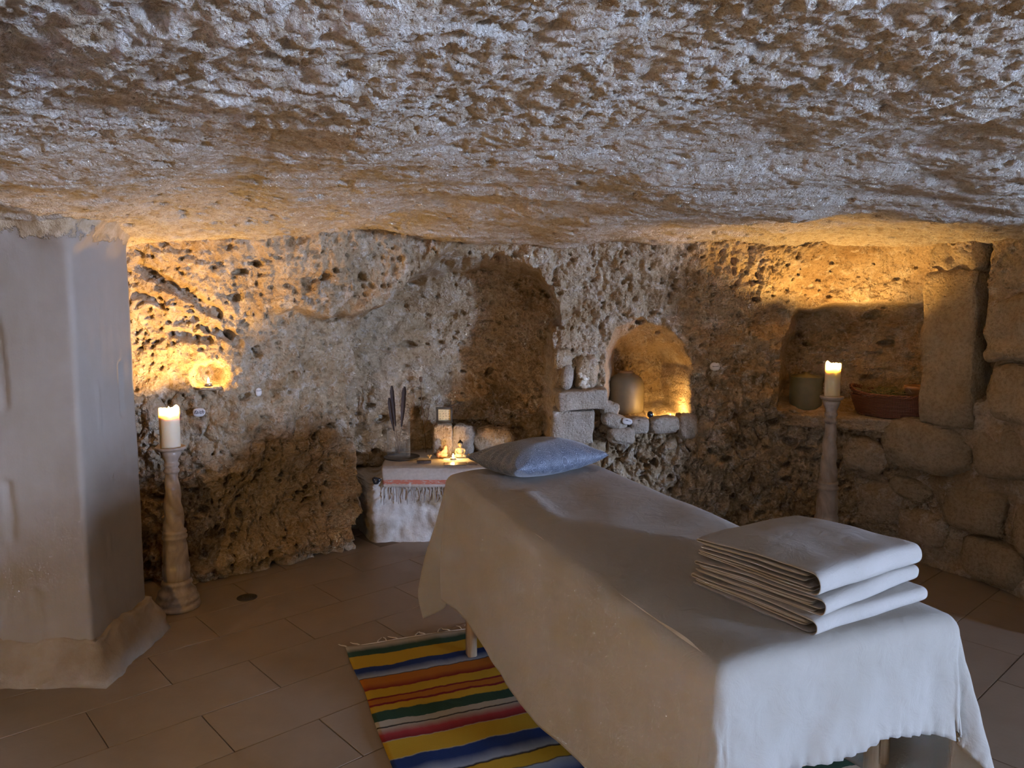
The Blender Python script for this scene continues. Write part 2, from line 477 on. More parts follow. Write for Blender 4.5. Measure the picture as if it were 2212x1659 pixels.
t = NT('picture')
gx = t.sep(t.tc.outputs['Object'])
px = t.math('FRACT', t.math('MULTIPLY', gx[0], 52.0)); pz = t.math('FRACT', t.math('MULTIPLY', gx[2], 62.0))
cell = t.math('MULTIPLY', t.math('LESS_THAN', t.math('ABSOLUTE', t.math('SUBTRACT', px, 0.5)), 0.33), t.math('LESS_THAN', t.math('ABSOLUTE', t.math('SUBTRACT', pz, 0.5)), 0.33))
fig = t.math('MULTIPLY', cell, t.math('GREATER_THAN', t.noise(130, 2), 0.5))
c = t.mix(fig, (0.72, 0.62, 0.36), (0.34, 0.30, 0.16))
M['picture'] = t.fin(c, 0.5)

# ------------------------------------------------------------------ cave back wall
WP = [(-2.75, 2.6), (-2.7, 3.2), (-2.45, 3.6), (-2.0, 3.75), (-1.6, 3.80), (-1.35, 3.95), (-1.05, 4.22), (-.75, 4.42), (-.45, 4.55), (.2, 4.58),
      (.6, 4.52), (1.1, 4.5), (1.55, 4.48), (1.95, 4.35), (2.2, 4.15), (2.42, 3.75), (2.5, 3.25), (2.5, 2.85)]
def chaikin(p, n=3):
    p = np.array(p, float)
    for _ in range(n):
        q = [p[0]]
        for a, b in zip(p[:-1], p[1:]): q += [a * .75 + b * .25, a * .25 + b * .75]
        q.append(p[-1]); p = np.array(q)
    return p
class Path:
    def __init__(self, pts, smooth=3):
        self.p = chaikin(pts, smooth) if smooth else np.array(pts, float)
        self.S = np.r_[0, np.cumsum(np.hypot(*np.diff(self.p, axis=0).T))]; self.L = self.S[-1]
    def at(self, s):
        return np.interp(s, self.S, self.p[:, 0]), np.interp(s, self.S, self.p[:, 1])
    def normal(self, s, h=0.12):
        x0, y0 = self.at(np.clip(s - h, 0, self.L)); x1, y1 = self.at(np.clip(s + h, 0, self.L))
        tx, ty = x1 - x0, y1 - y0; l = np.hypot(tx, ty)
        return -ty / l, tx / l
WALL = Path(WP)

ALCOVE = [(2.80, -.3), (2.80, 1.0), (2.84, 1.33), (3.02, 1.46), (3.18, 1.59), (3.35, 1.68), (3.73, 1.69), (3.90, 1.62), (3.98, 1.46), (4.01, 1.13), (4.0, -.3)]
JARN = [(4.29, .70), (4.30, .94), (4.29, 1.15), (4.36, 1.27), (4.5, 1.33), (4.65, 1.28), (4.75, 1.18), (4.80, 1.05), (4.805, .70)]
RNICHE = [(5.30, .80), (5.315, 1.19), (5.39, 1.41), (5.58, 1.46), (6.08, 1.47), (6.10, .80), (5.8, .74)]
HOLLOW = [(1.85, .05), (2.08, .55), (2.25, .63), (2.75, .60), (2.86, .35), (2.80, .10)]

def wall_depth(s, z):
    d = np.zeros_like(s)
    # upper wall rolls inwards under the roof
    lean = np.interp(s, [0, 1.5, 2.7, 3.2, 4.2, 5.0, 5.5, 6.2, 8], [.25, .30, .26, .10, .14, .24, .26, .12, .10])
    d -= lean * np.clip((z - 1.22) / .62, 0, 1.3) ** 1.7
    d += 0.045 * fbm2(s * 1.7 + 3, z * 1.9, 3, 5)
    d += 0.030 * ridged2(s * 4.3, z * 4.6 + 9, 2, 23)
    # alcove
    sd = sdf_poly(s + .05 * fbm2(s * 4, z * 4, 4, 71, .6), z + .05 * fbm2(s * 4 + 7, z * 4, 4, 72, .6), ALCOVE)
    soft = np.interp(s, [2.8, 3.4, 3.7, 4.0], [.17, .15, .12, .09]) * np.interp(z, [1.0, 1.3], [1.0, .45])
    d += .52 * np.clip(sd / soft, 0, 1) ** .75 * (1 - .12 * sstep(1.2, 1.7, z))
    brow = np.exp(-((sd + .07) / .07) ** 2) * sstep(1.25, 1.42, z) * (1 - sstep(3.3, 3.6, s))
    d -= .09 * brow
    zl = np.interp(s, [2.25, 2.82, 3.02, 3.18, 3.40], [1.37, 1.335, 1.465, 1.595, 1.70])
    tt = z - zl + .035 * fbm2(s * 7, z * 7, 3, 86)
    d -= .13 * sstep(-.012, .035, tt) * sstep(2.15, 2.55, s) * (1 - sstep(3.25, 3.5, s)) * (1 - .5 * sstep(.1, .45, tt))
    # jar niche
    sd = sdf_poly(s + .02 * perlin2(s * 9, z * 9, 73), z + .015 * perlin2(s * 9 + 7, z * 9, 74), JARN)
    d += .50 * np.clip(sd / .09, 0, 1) ** .7 * np.interp(z, [.7, 1.08, 1.33], [1, 1, .30])
    # right niche with vaulted hood above it
    sd = sdf_poly(s + .025 * perlin2(s * 7, z * 7, 75), z + .025 * perlin2(s * 7 + 7, z * 7, 76), RNICHE)
    hood = sdf_poly(s, z, [(5.20, 1.30), (5.36, 1.60), (5.62, 1.74), (5.9, 1.78), (6.12, 1.74), (6.10, 1.20), (5.5, 1.2)])
    d += np.maximum(.42 * np.clip(sd / .08, 0, 1) ** .7, .24 * sstep(-.10, .20, hood))
    # dark gap beside the upright stone
    gp = sdf_caps(s, z, (6.36, .98), (6.355, 1.8)) + .012 * perlin2(s * 20, z * 12, 81)
    d += .20 * (1 - sstep(.02, .055, gp))
    # hole with the tea light, grooves of the left wall
    hr = np.hypot((s - 2.02) / .105, (z - 1.055) / .085) + .16 * perlin2(s * 26, z * 26, 82)
    d += .15 * (1 - sstep(.35, 1.05, hr))
    for a, b, r, dep in (((1.74, 1.588), (2.06, 1.372), .030, .06), ((1.84, 1.272), (2.02, 1.238), .022, .05), ((2.03, 1.30), (2.16, 1.225), .028, .05), ((1.70, 1.46), (1.80, 1.43), .02, .04), ((1.86, 1.33), (1.95, 1.345), .018, .04), ((2.46, 1.52), (2.49, 1.555), .03, .05), ((2.66, 1.34), (2.70, 1.345), .02, .05)):
        g = sdf_caps(s, z, a, b) + .014 * perlin2(s * 22, z * 22, 83)
        d += dep * (1 - sstep(r * .55, r * 1.25, g))
    # undercut of the lower left wall
    sd = sdf_poly(s + .05 * perlin2(s * 4, z * 4, 84), z + .05 * perlin2(s * 4 + 3, z * 4, 85), HOLLOW)
    d += .15 * np.clip(sd / .16, 0, 1)
    # bulge beneath the jar niche
    d -= .07 * np.exp(-((s - 4.6) / .5) ** 2 - ((z - .45) / .3) ** 2)
    smooth_right = 1 - .75 * sstep(5.95, 6.25, s) * (1 - sstep(1.45, 1.6, z)) 
    smooth_niche = np.where(sdf_poly(s, z, JARN) > .05, .45, 1.0)
    rough = smooth_right * smooth_niche
    # lumps
    wx = s + .03 * perlin2(s * 8, z * 8, 31); wz = z + .03 * perlin2(s * 8 + 5, z * 8, 32)
    f1, f2, cid = worley2(wx * 11, wz * 8.5, 41)
    lump = np.interp(s, [0, 2.6, 4.0, 4.3, 5.3, 5.8], [.85, .8, .75, 1.0, 1.0, .5]) * np.interp(z, [0, .75, 1.0, 1.3], [1, 1, .55, .35])
    d += rough * lump * .026 * (sstep(.0, .55, f1) - .5) 
    d += rough * lump * .020 * (1 - sstep(.0, .14, f2 - f1))
    # fine grain
    d += rough * .015 * fbm2(s * 17, z * 19, 4, 51, .64)
    d -= rough * .009 * ridged2(s * 34, z * 38, 2, 52)
    # pits: small, dense on the upper left; big dark ones low down
    f1, f2, cid = worley2(wx * 23, wz * 27, 61)
    dens = np.interp(s, [0, 2.5, 3.0, 4.1, 5.2, 8], [.55, .38, .22, .20, .16, .10]) * np.interp(z, [0, .6, .8, 1.1, 1.35, 1.8], [.7, .7, .5, .5, 1.0, .9])
    rad = .20 + .28 * (cid / (dens + 1e-6))
    d += rough * .032 * np.where(cid < dens, 1 - sstep(rad * .55, rad, f1), 0)
    f1, f2, cid = worley2(wx * 7.5, wz * 10, 62)
    dens = np.interp(z, [0, .55, .8, 1.0, 1.8], [.62, .55, .15, .08, .12]) * np.interp(s, [0, 2.9, 3.2, 4.1, 4.3, 5.5, 6], [1, 1, .3, .3, .9, .8, .25])
    rad = .12 + .22 * (cid / (dens + 1e-6)) + .05 * perlin2(s * 40, z * 40, 63)
    d += rough * .075 * np.where(cid < dens, 1 - sstep(rad * .6, rad, f1), 0)
    # vertical cracks low on the right of centre
    cr = 1 - np.abs(perlin2(s * 9 + .6 * perlin2(s * 3, z * 3, 64), z * 3.2, 65)) / .07
    d += rough * .022 * np.clip(cr, 0, 1) * np.interp(z, [0, .8, 1.1], [1, 1, .25]) * np.interp(s, [0, 4.1, 4.4, 5.5, 6], [.3, .3, 1, 1, .3])
    return d

cols = np.arange(0, WALL.L + .003, .0062)
rowsz = np.arange(-.03, 2.05, .0062)
Sg, Zg = np.meshgrid(cols, rowsz)
bx, by = WALL.at(cols); nx, ny = WALL.normal(cols)
D = wall_depth(Sg, Zg)
V = np.stack([bx[None, :] + nx[None, :] * D, by[None, :] + ny[None, :] * D, Zg], -1).reshape(-1, 3)
wall_back = put('wall_back', mesh_np('wall_back', V, grid_faces(len(rowsz), len(cols))), M['rock'])
tag(wall_back, 'pitted tan cave rock wall with alcove and niches behind the massage table', kind='structure')

def wall_point(s, z, out=0.0):
    """a point on the finished rock surface, moved out into the room"""
    d = wall_depth(np.array([float(s)]), np.array([float(z)]))[0]
    x, y = WALL.at(s); a, b = WALL.normal(s)
    return Vector((float(x + a * (d - out)), float(y + b * (d - out)), z))

# ------------------------------------------------------------------ the unseen walls
def coarse_wall(name, pts, seed, label, hole=None, step=.06):
    P = Path(pts, 0)
    c = np.arange(0, P.L + step, step); c = np.minimum(c, P.L)
    r = np.arange(-.03, 2.20, step)
    if hole:
        c = np.unique(np.r_[c[(np.abs(c - hole[0]) > .03) & (np.abs(c - hole[1]) > .03)], hole[0], hole[1]])
        r = np.unique(np.r_[r[(np.abs(r - hole[2]) > .03) & (np.abs(r - hole[3]) > .03)], hole[2], hole[3]])
    S_, Z_ = np.meshgrid(c, r)
    x, y = P.at(c); a, b = P.normal(c, .01)
    D_ = .05 * fbm2(S_ * 2, Z_ * 2, 4, seed) + .03
    mask = None
    if hole:
        D_ = D_ * sstep(0, .2, np.maximum(np.maximum(hole[0] - S_, S_ - hole[1]), np.maximum(hole[2] - Z_, Z_ - hole[3])))
        cm = (c[:-1] + c[1:]) / 2; rm = (r[:-1] + r[1:]) / 2
        mask = ~((rm[:, None] > hole[2]) & (rm[:, None] < hole[3]) & (cm[None, :] > hole[0]) & (cm[None, :] < hole[1]))
    V_ = np.stack([x[None, :] + a[None, :] * D_, y[None, :] + b[None, :] * D_, Z_], -1).reshape(-1, 3)
    return tag(put(name, mesh_np(name, V_, grid_faces(len(r), len(c), mask)), M['rock']), label, kind='structure')
_l0 = math.hypot(4.5, 2.05)
coarse_wall('wall_right', [(2.5, 2.87), (7.0, .82), (7.0, -3.4)], 3, 'rock wall of the side passage with a small window',
            hole=(_l0 + .82 - WIN_Y1, _l0 + .82 - WIN_Y0, WIN_Z0, WIN_Z1))
coarse_wall('wall_front', [(7.0, -3.4), (-2.9, -2.2)], 4, 'rock wall behind the photographer')
coarse_wall('wall_left', [(-2.9, -2.2), (-2.75, 2.62)], 6, 'rock wall left of the plaster pillar')
wf = MB()
yc, zc = (WIN_Y0 + WIN_Y1) / 2, (WIN_Z0 + WIN_Z1) / 2
wf.box(WIN_X + .10, WIN_Y0 - .02, zc, .3, .04, WIN_Z1 - WIN_Z0 + .08).box(WIN_X + .10, WIN_Y1 + .02, zc, .3, .04, WIN_Z1 - WIN_Z0 + .08)
wf.box(WIN_X + .10, yc, WIN_Z0 - .02, .3, WIN_Y1 - WIN_Y0, .04).box(WIN_X + .10, yc, WIN_Z1 + .02, .3, WIN_Y1 - WIN_Y0, .04)
tag(put('window_1', wf.mesh('window_1', False), M['wood']), 'plain wooden lining of the small passage window', kind='structure')

# ------------------------------------------------------------------ ceiling
ys = [0.9]
while ys[-1] < 5.4: ys.append(ys[-1] + max(.0055, .0021 * ys[-1]))
ys = np.array(ys); xs = np.arange(-3.0, 2.96, .0072)
Xg, Yg = np.meshgrid(xs, ys)
def ceil_z(x, y, fine=True):
    h = 1.80 + .0 * x
    edge = 1.72 + .10 * np.sin(x * 1.3 + .6) + .06 * perlin2(x * 2, y * 2, 91)
    h = h + .035 * sstep(-.03, .05, y - edge)
    h = h - .085 * sstep(1.9, 4.6, y)
    h = h - .11 * (1 - sstep(-1.75, -.6, x)) * sstep(1.5, 2.6, y)
    h = h - .04 * sstep(1.2, 2.6, x) * sstep(2.0, 3.4, y)
    h = h + (.07 * np.clip(x, -1.6, 2.0) + .06 * np.clip(2.0 - y, 0, 2.0)) * (1 - sstep(1.6, 2.9, y))
    h = h + .04 * fbm2(x * 1.1, y * 1.1, 3, 92) + .025 * ridged2(x * 1.6 + 4, y * 3.2, 2, 93)
    if not fine: return h
    rough = 1 - .62 * sstep(-.05, .35, y - edge) 
    c, s_ = math.cos(.55), math.sin(.55)
    u = x * c + y * s_; v = -x * s_ + y * c
    u = u + .05 * perlin2(x * 5, y * 5, 94); v = v + .04 * perlin2(x * 5 + 8, y * 5, 95)
    h = h - rough * .013 * ridged2(u * 11, v * 22, 3, 96, .6)
    h = h - rough * .007 * fbm2(u * 24, v * 42, 3, 97, .6)
    h = h - (.5 + .5 * rough) * .004 * fbm2(x * 36, y * 46, 3, 98, .65)
    f1, f2, cid = worley2(x * 14 + perlin2(x * 9, y * 9, 99) * .4, y * 17, 100)
    dens = .16 + .26 * (1 - sstep(-1.5, -.5, x)) * sstep(2.4, 3.0, y)
    rad = .14 + .26 * cid / dens
    h = h + .030 * np.where(cid < dens, 1 - sstep(rad * .5, rad, f1), 0)
    # shallow flaked steps in the far part
    h = h + .010 * sstep(-.05, .05, perlin2(x * 2.1, y * 6.0, 101)) * (1 - rough)
    # dark hole above the pillar and a long crack
    h = h + .10 * (1 - sstep(.4, 1.1, np.hypot((x + 1.72) / .13, (y - 2.62) / .10) + .2 * perlin2(x * 14, y * 14, 102)))
    cr = sdf_caps(x, y, (-.72, 2.72), (-.52, 2.68)) + .01 * perlin2(x * 20, y * 20, 103)
    h = h + .04 * (1 - sstep(.008, .03, cr))
    return h
Hc = ceil_z(Xg, Yg)
V = np.stack([Xg, Yg, Hc], -1).reshape(-1, 3)
ceiling = put('ceiling', mesh_np('ceiling', V, grid_faces(len(ys), len(xs), flip=True)), M['ceil'])
tag(ceiling, 'low rough-hewn limestone cave ceiling', kind='structure')
# roof over the part of the room behind the photographer and over the passage
def roof(name, x0, x1, y0, y1, step, label):
    a = np.arange(x0, x1 + step, step); b = np.arange(y0, y1 + step, step)
    A, B = np.meshgrid(a, b)
    V_ = np.stack([A, B, ceil_z(A, B, False) + .012], -1).reshape(-1, 3)
    put(name, mesh_np(name, V_, grid_faces(len(b), len(a), flip=True)), M['ceil'], ceiling)
roof('rear_roof', -3.1, 7.3, -3.6, .98, .08, '')
roof('passage_roof', 2.9, 7.3, .9, 3.2, .08, '')

# ------------------------------------------------------------------ floor
fm = MB().box(2.1, .9, -.034, 10.6, 9.4, .06).mesh('floor', False)
floor = tag(put('floor', fm, M['grout']), 'beige rectangular floor tiles laid in a running bond', kind='structure')
put('passage_paving', MB().box(4.9, -.4, -.004, 4.4, 6.4, .008).mesh('passage_paving', False), M['skirt'], floor)
put('rear_paving', MB().box(-.1, -1.2, -.004, 5.6, 4.0, .008).mesh('rear_paving', False), M['skirt'], floor)
TL, TW, GAP = .585, .293, .0035
tme = MB().box(0, 0, -.003, TL - GAP, TW - GAP, .006).bevel(.0012, 1).mesh('floor_tile', False)
tme.materials.append(M['tile'])
ang = math.atan2(.667, .745)
for k in range(-9, 16):
    for m in range(-9, 12):
        l = .885 + TL * m + (TL / 2 if k % 2 else 0) + TL / 2; w = 2.31 + TW * k + TW / 2
        x = .745 * l - .667 * w; y = .667 * l + .745 * w
        if -2.6 < x < 2.75 and .9 < y < 4.75 and not (y > 4.45 and abs(x) < 1.0):
            o = put('floor_tile', tme, None, floor, (x, y, random.uniform(-.0006, .0006)), (0, 0, ang))

# ------------------------------------------------------------------ plaster pillar
def pillar():
    X0, X1, Y0, Y1, R = -2.85, -1.582, 2.78, 3.21, .016
    prof = [(X0, Y0), (X1 - R, Y0)]
    for k in range(1, 7):
        a = -math.pi / 2 + k / 7 * math.pi / 2
        prof.append((X1 - R + R * math.cos(a), Y0 + R + R * math.sin(a)))
    prof += [(X1, Y0 + R), (X1, Y1 - R)]
    for k in range(1, 7):
        a = k / 7 * math.pi / 2
        prof.append((X1 - R + R * math.cos(a), Y1 - R + R * math.sin(a)))
    prof += [(X1 - R, Y1), (X0, Y1)]
    P = Path(prof, 0)
    c = np.unique(np.r_[np.arange(0, P.L, .012), P.L]); r = np.arange(.06, 1.95, .012)
    S_, Z_ = np.meshgrid(c, r)
    x, y = P.at(c); a, b = P.normal(c, .02)
    a, b = -a, -b            # towards the room
    d = .005 * fbm2(S_ * 2, Z_ * 1.6, 2, 201) + .0012 * fbm2(S_ * 22, Z_ * 9, 3, 202)
    s0 = X1 - X0            # arc position of the front corner
    for (sa, za), (sb, zb), w, amp in (((s0 + .31, 1.17), (s0 + .315, .98), .012, -.010), ((s0 + .13, 1.12), (s0 + .135, .95), .008, .006), ((s0 - .28, 1.35), (s0 - .27, 1.05), .02, -.008),
                                       ((s0 - .28, .75), (s0 - .275, .55), .018, -.010), ((s0 - .2, .33), (s0 - .195, .14), .02, -.010), ((s0 - .33, .3), (s0 - .325, .12), .008, .005), ((s0 + .16, .52), (s0 + .165, .44), .008, .005)):
        q = sdf_caps(S_, Z_, (sa, za), (sb, zb)) + .006 * perlin2(S_ * 30, Z_ * 20, 203)
        d += amp * (1 - sstep(w * .4, w * 1.4, q))
    top = sstep(1.60, 1.80, Z_ + .05 * perlin2(S_ * 7, Z_ * 7, 204))
    d += top * (.05 + .03 * ridged2(S_ * 8, Z_ * 8, 3, 205))
    V_ = np.stack([x[None, :] + a[None, :] * d, y[None, :] + b[None, :] * d, Z_], -1).reshape(-1, 3)
    me = mesh_np('wall_pillar', V_, grid_faces(len(r), len(c)))
    me.materials.append(M['pillar'])
    return tag(put('wall_pillar', me, None), 'white plastered square pillar carrying the cave roof', kind='structure')
pil = pillar()
# flared base
def skirt():
    X1, Y0, Y1 = -1.575, 2.785, 3.205
    sec = [(0.0, .150), (.012, .135), (.045, .06), (.062, .02), (.066, -.01)]
    pts = [(-2.85, Y0, 0, -1), (-2.3, Y0, 0, -1), (-1.9, Y0, 0, -1), (X1 - .01, Y0, 0, -1), (X1, Y0, 1, -1), (X1, Y0 + .01, 1, 0), (X1, Y0 + .15, 1, 0), (X1, Y0 + .3, 1, 0), (X1, Y1, 1, 0), (X1, Y1 + .002, 1, .6), (X1 - .05, Y1, 0, .6), (-2.4, Y1, 0, .6)]
    P = []
    for (x, y, a, b) in pts: P.append((x, y, a, b))
    # densify
    Q = []
    for p0, p1 in zip(P[:-1], P[1:]):
        n = max(1, int(math.hypot(p1[0] - p0[0], p1[1] - p0[1]) / .02))
        for k in range(n): Q.append([p0[j] + (p1[j] - p0[j]) * k / n for j in range(4)])
    Q.append(list(P[-1])); Q = np.array(Q)
    T = np.linspace(0, 1, 14); so = np.interp(T, np.linspace(0, 1, 5), [s[0] for s in sec]); sz_ = np.interp(T, np.linspace(0, 1, 5), [s[1] for s in sec])
    arc = np.r_[0, np.cumsum(np.hypot(*np.diff(Q[:, :2], axis=0).T) + 1e-4)]
    A, B = np.meshgrid(arc, T)
    o = so[:, None] + .012 * fbm2(A * 14, B * 3, 4, 211) * (B > .02) + .006
    zt = sz_[:, None] + (.02 * fbm2(A * 9, A * 0 + 1.5, 3, 212) + .01) * (1 - B)
    V_ = np.stack([Q[None, :, 0] + Q[None, :, 2] * o, Q[None, :, 1] + Q[None, :, 3] * o, zt], -1)
    inner = np.stack([Q[:, 0] - Q[:, 2] * .03, Q[:, 1] - Q[:, 3] * .03, zt[0] + .0], -1)[None]
    V_ = np.concatenate([inner, V_], 0)
    o = put('flared_base', mesh_np('flared_base', V_.reshape(-1, 3), grid_faces(15, len(Q), flip=True)), M['skirt'], pil)
skirt()

# ------------------------------------------------------------------ loose stones of the walls
def stone_mesh(name, sx, sy, sz, seed, power=5.0, rough=.10, sub=4, tilt=0):
    bm = bmesh.new()
    bmesh.ops.create_cube(bm, size=2)
    bmesh.ops.subdivide_edges(bm, edges=bm.edges, cuts=2 ** (sub - 1) - 1 + 4, use_grid_fill=True)
    co = np.array([v.co[:] for v in bm.verts])
    n = (np.abs(co) ** power).sum(1) ** (1 / power)
    co = co / n[:, None]
    r = 1 + rough * (fbm2(co[:, 0] * 1.6 + co[:, 2] * .9 + seed, co[:, 1] * 1.6 - co[:, 2] * 1.1, 4, seed) ) + rough * .35 * fbm2(co[:, 0] * 6 + co[:, 2] * 3, co[:, 1] * 6 + co[:, 2] * 4, 3, seed + 5)
    co = co * r[:, None] * np.array([sx, sy, sz]) / 2
    for v, c_ in zip(bm.verts, co): v.co = c_
    me = bpy.data.meshes.new(name); bm.to_mesh(me); bm.free()
    me.polygons.foreach_set('use_smooth', np.ones(len(me.polygons), bool))
    return me
def block_mesh(name, sx, sy, sz, seed, r=.02, rough=.006):
    bm = bmesh.new()
    bmesh.ops.create_cube(bm, size=2)
    bmesh.ops.subdivide_edges(bm, edges=bm.edges, cuts=15, use_grid_fill=True)
    co = np.array([v.co[:] for v in bm.verts]); half = np.array([sx, sy, sz]) / 2
    p = co * half; inner = np.clip(p, -(half - r), half - r)
    dvec = p - inner; l = np.linalg.norm(dvec, axis=1, keepdims=True); l[l < 1e-9] = 1
    edge_n = perlin2(p[:, 0] * 14 + p[:, 1] * 9 + seed, p[:, 2] * 14, seed)
    p = inner + dvec / l * (r * (1 + .5 * edge_n))[:, None]
    n = dvec / l
    d = rough * 1.6 * fbm2(p[:, 0] * 7 + p[:, 1] * 5 + seed, p[:, 2] * 7 + p[:, 1] * 3, 4, seed + 2)
    p = p + n * d[:, None]
    for v, c_ in zip(bm.verts, p): v.co = c_
    me = bpy.data.meshes.new(name); bm.to_mesh(me); bm.free()
    me.polygons.foreach_set('use_smooth', np.ones(len(me.polygons), bool))
    return me
def wall_stone(name, s, z, w, h, depth, out, seed, mat='stone', power=6, rough=.07, roll=0, label=None):
    x, y = WALL.at(s); a, b = WALL.normal(s)
    me = block_mesh(name, w, depth, h, seed, .022 if power > 8 else .035, .008) if power >= 6 else stone_mesh(name, w, depth, h, seed, power, rough)
    o = put(name, me, M[mat], wall_back, (float(x - a * (out - depth / 2)), float(y - b * (out - depth / 2)), z), (0, roll, math.atan2(-a, b)))
    if label: o['label'] = label
    return o
# the upright stone, its cap, masonry right of the gap, rubble below
wall_stone('upright_stone', 6.205, 1.18, .275, .80, .26, .06, 11, power=9, rough=.035, roll=-.015, label='tall upright squared stone at the edge of the right niche')
wall_stone('cap_stone', 6.21, 1.675, .27, .19, .26, .05, 12, power=8, rough=.05, roll=.05)
wall_stone('masonry_stone', 6.56, 1.62, .34, .28, .24, .04, 13, power=6, rough=.06, roll=.04)
wall_stone('masonry_stone', 6.57, 1.30, .36, .31, .25, .05, 14, power=6, rough=.07, roll=-.05)
wall_stone('masonry_stone', 6.60, .985, .38, .29, .25, .05, 15, power=5, rough=.07, roll=.06)
wall_stone('masonry_stone', 6.93, 1.48, .36, .34, .24, .05, 16, power=6, rough=.07)
wall_stone('masonry_stone', 6.95, 1.08, .38, .36, .24, .04, 17, power=6, rough=.07)
wall_stone('masonry_stone', 6.98, .68, .34, .34, .24, .04, 18, power=5, rough=.07)
wall_stone('boulder', 6.09, .655, .52, .30, .28, .07, 19, 'stone', 3.2, .08, .06, label='broad rounded boulder below the upright stone')
wall_stone('rubble_stone', 6.50, .68, .34, .26, .22, .03, 20, 'stone', 4, .09, -.1)
wall_stone('rubble_stone', 5.78, .56, .25, .22, .22, .05, 21, 'rock', 3, .12, .3)
wall_stone('rubble_stone', 6.02, .40, .24, .12, .2, .02, 22, 'stone', 4, .09, .15)
wall_stone('rubble_stone', 6.36, .36, .34, .24, .2, .02, 23, 'stone', 4.5, .08, -.05)
wall_stone('rubble_stone', 5.86, .30, .26, .24, .2, .025, 24, 'rock', 3.2, .12, .1)
wall_stone('rubble_stone', 6.10, .20, .28, .20, .2, .02, 25, 'rock', 4, .1, -.05)
wall_stone('rubble_stone', 6.48, .12, .36, .22, .2, .02, 26, 'stone', 4.5, .08, 0)
wall_stone('rubble_stone', 6.72, .33, .28, .28, .2, .025, 27, 'stone', 4, .09, .1)
# dressed stones of the pier between the alcove and the jar niche
def free_stone(name, loc, size, seed, mat='greystone', power=6, rough=.06, rot=(0, 0, 0), parent=wall_back, label=None):
    me = block_mesh(name, *size, seed, min(.012, min(size) * .3), .006) if power in (6, 7) or 'pier_block' in name else stone_mesh(name, *size, seed, power, rough)
    o = put(name, me, M[mat], parent, loc, rot)
    if label: o['label'] = label
    return o
free_stone('pier_slab', (.405, 4.52, .86), (.29, .26, .115), 31, power=7, rough=.06, rot=(0, -.06, .05), label='flat grey slab on the stacked pier')
free_stone('pier_block', (.36, 4.53, .705), (.245, .24, .19), 32, power=8, rough=.05, rot=(0, .03, -.05), label='squared grey block under the flat slab')
free_stone('pier_stone', (.435, 4.60, 1.01), (.13, .20, .21), 33, 'rock', power=3.4, rough=.12, rot=(0, .1, .2))
free_stone('pier_cobble', (.325, 4.52, .985), (.075, .09, .15), 34, power=2.4, rough=.06, rot=(0, .1, 0), label='smooth upright oval cobble in the pier')
free_stone('pier_cobble', (.30, 4.56, 1.09), (.11, .12, .13), 35, 'rock', 3, .12)
free_stone('sill_stone', (.575, 4.50, .80), (.11, .10, .09), 36, power=3, rough=.14, rot=(0, .3, .2))
free_stone('sill_stone', (.60, 4.47, .735), (.15, .11, .085), 37, power=3.5, rough=.12, rot=(0, .35, .1))
free_stone('sill_stone', (.745, 4.49, .705), (.13, .13, .10), 38, power=3, rough=.10)
free_stone('sill_stone', (.895, 4.48, .712), (.18, .12, .10), 39, power=3.5, rough=.10, rot=(0, -.05, 0))
free_stone('sill_stone', (1.03, 4.48, .70), (.12, .12, .15), 40, power=3.2, rough=.10)
free_stone('sill_stone', (.64, 4.46, .65), (.16, .11, .10), 48, power=3.2, rough=.12)
for i, (x, z, r) in enumerate([(.41, 1.0, .022), (.432, .985, .02), (.412, .955, .024), (.438, .94, .018), (.418, .925, .02)]):
    cm = MB()
    for q in range(5): cm.sphere(x + random.uniform(-.014, .014), 4.475 + random.uniform(-.008, .008), z + random.uniform(-.010, .010), r * random.uniform(.4, .7), sub=2)
    o = put('coral_piece', cm.mesh('coral_piece'), M['coral'])
    mod_remesh(o, .004, 1)
    tag(o, ['white coral piece, topmost of the small pile on the pier', 'white coral piece, second from the top of the pile on the pier', 'white coral piece, middle of the pile on the pier',
            'white coral piece, second from the bottom of the pile on the pier', 'white coral piece, lowest of the pile on the pier slab'][i], 'coral', 'coral pieces on the pier')

# ------------------------------------------------------------------ alcove bench
def bench():
    xs_ = np.arange(-1.06, .42, .012)
    # profile from the floor up the front, over the rounded edge and back along the top
    prof = [(4.49, -.02), (4.475, .15), (4.465, .30), (4.463, .40), (4.472, .432), (4.50, .447), (4.60, .45), (4.80, .452), (5.16, .456)]
    T = np.linspace(0, len(prof) - 1, 90)
    py = np.interp(T, range(len(prof)), [p[0] for p in prof]); pz = np.interp(T, range(len(prof)), [p[1] for p in prof])
    A, B = np.meshgrid(xs_, T)
    front = B < 4
    Y_ = py[:, None] + 0 * A; Z_ = pz[:, None] + 0 * A
    n = .02 * fbm2(A * 6, B * 1.2, 4, 221) + .012 * ridged2(A * 11, B * 2.2, 2, 222)
    Y_ = Y_ - n * (B < 4.5); Z_ = Z_ + .25 * n * (B >= 4.5)
    # the left shoulder slopes down and outwards
    sl = 1 - sstep(-.86, -.70, A)
    Z_ = Z_ - sl * .09 * np.clip((Z_ - .1) / .3, 0, 1)
    Y_ = Y_ - sl * .03 + .30 * (1 - sstep(-1.0, -.80, A))
    V_ = np.stack([A, Y_, Z_], -1).reshape(-1, 3)
    me = mesh_np('stone_bench', V_, grid_faces(len(T), len(xs_), flip=False))
    return tag(put('stone_bench', me, M['whitewash']), 'rough whitewashed stone ledge filling the foot of the alcove', 'ledge', kind='structure')
bench()

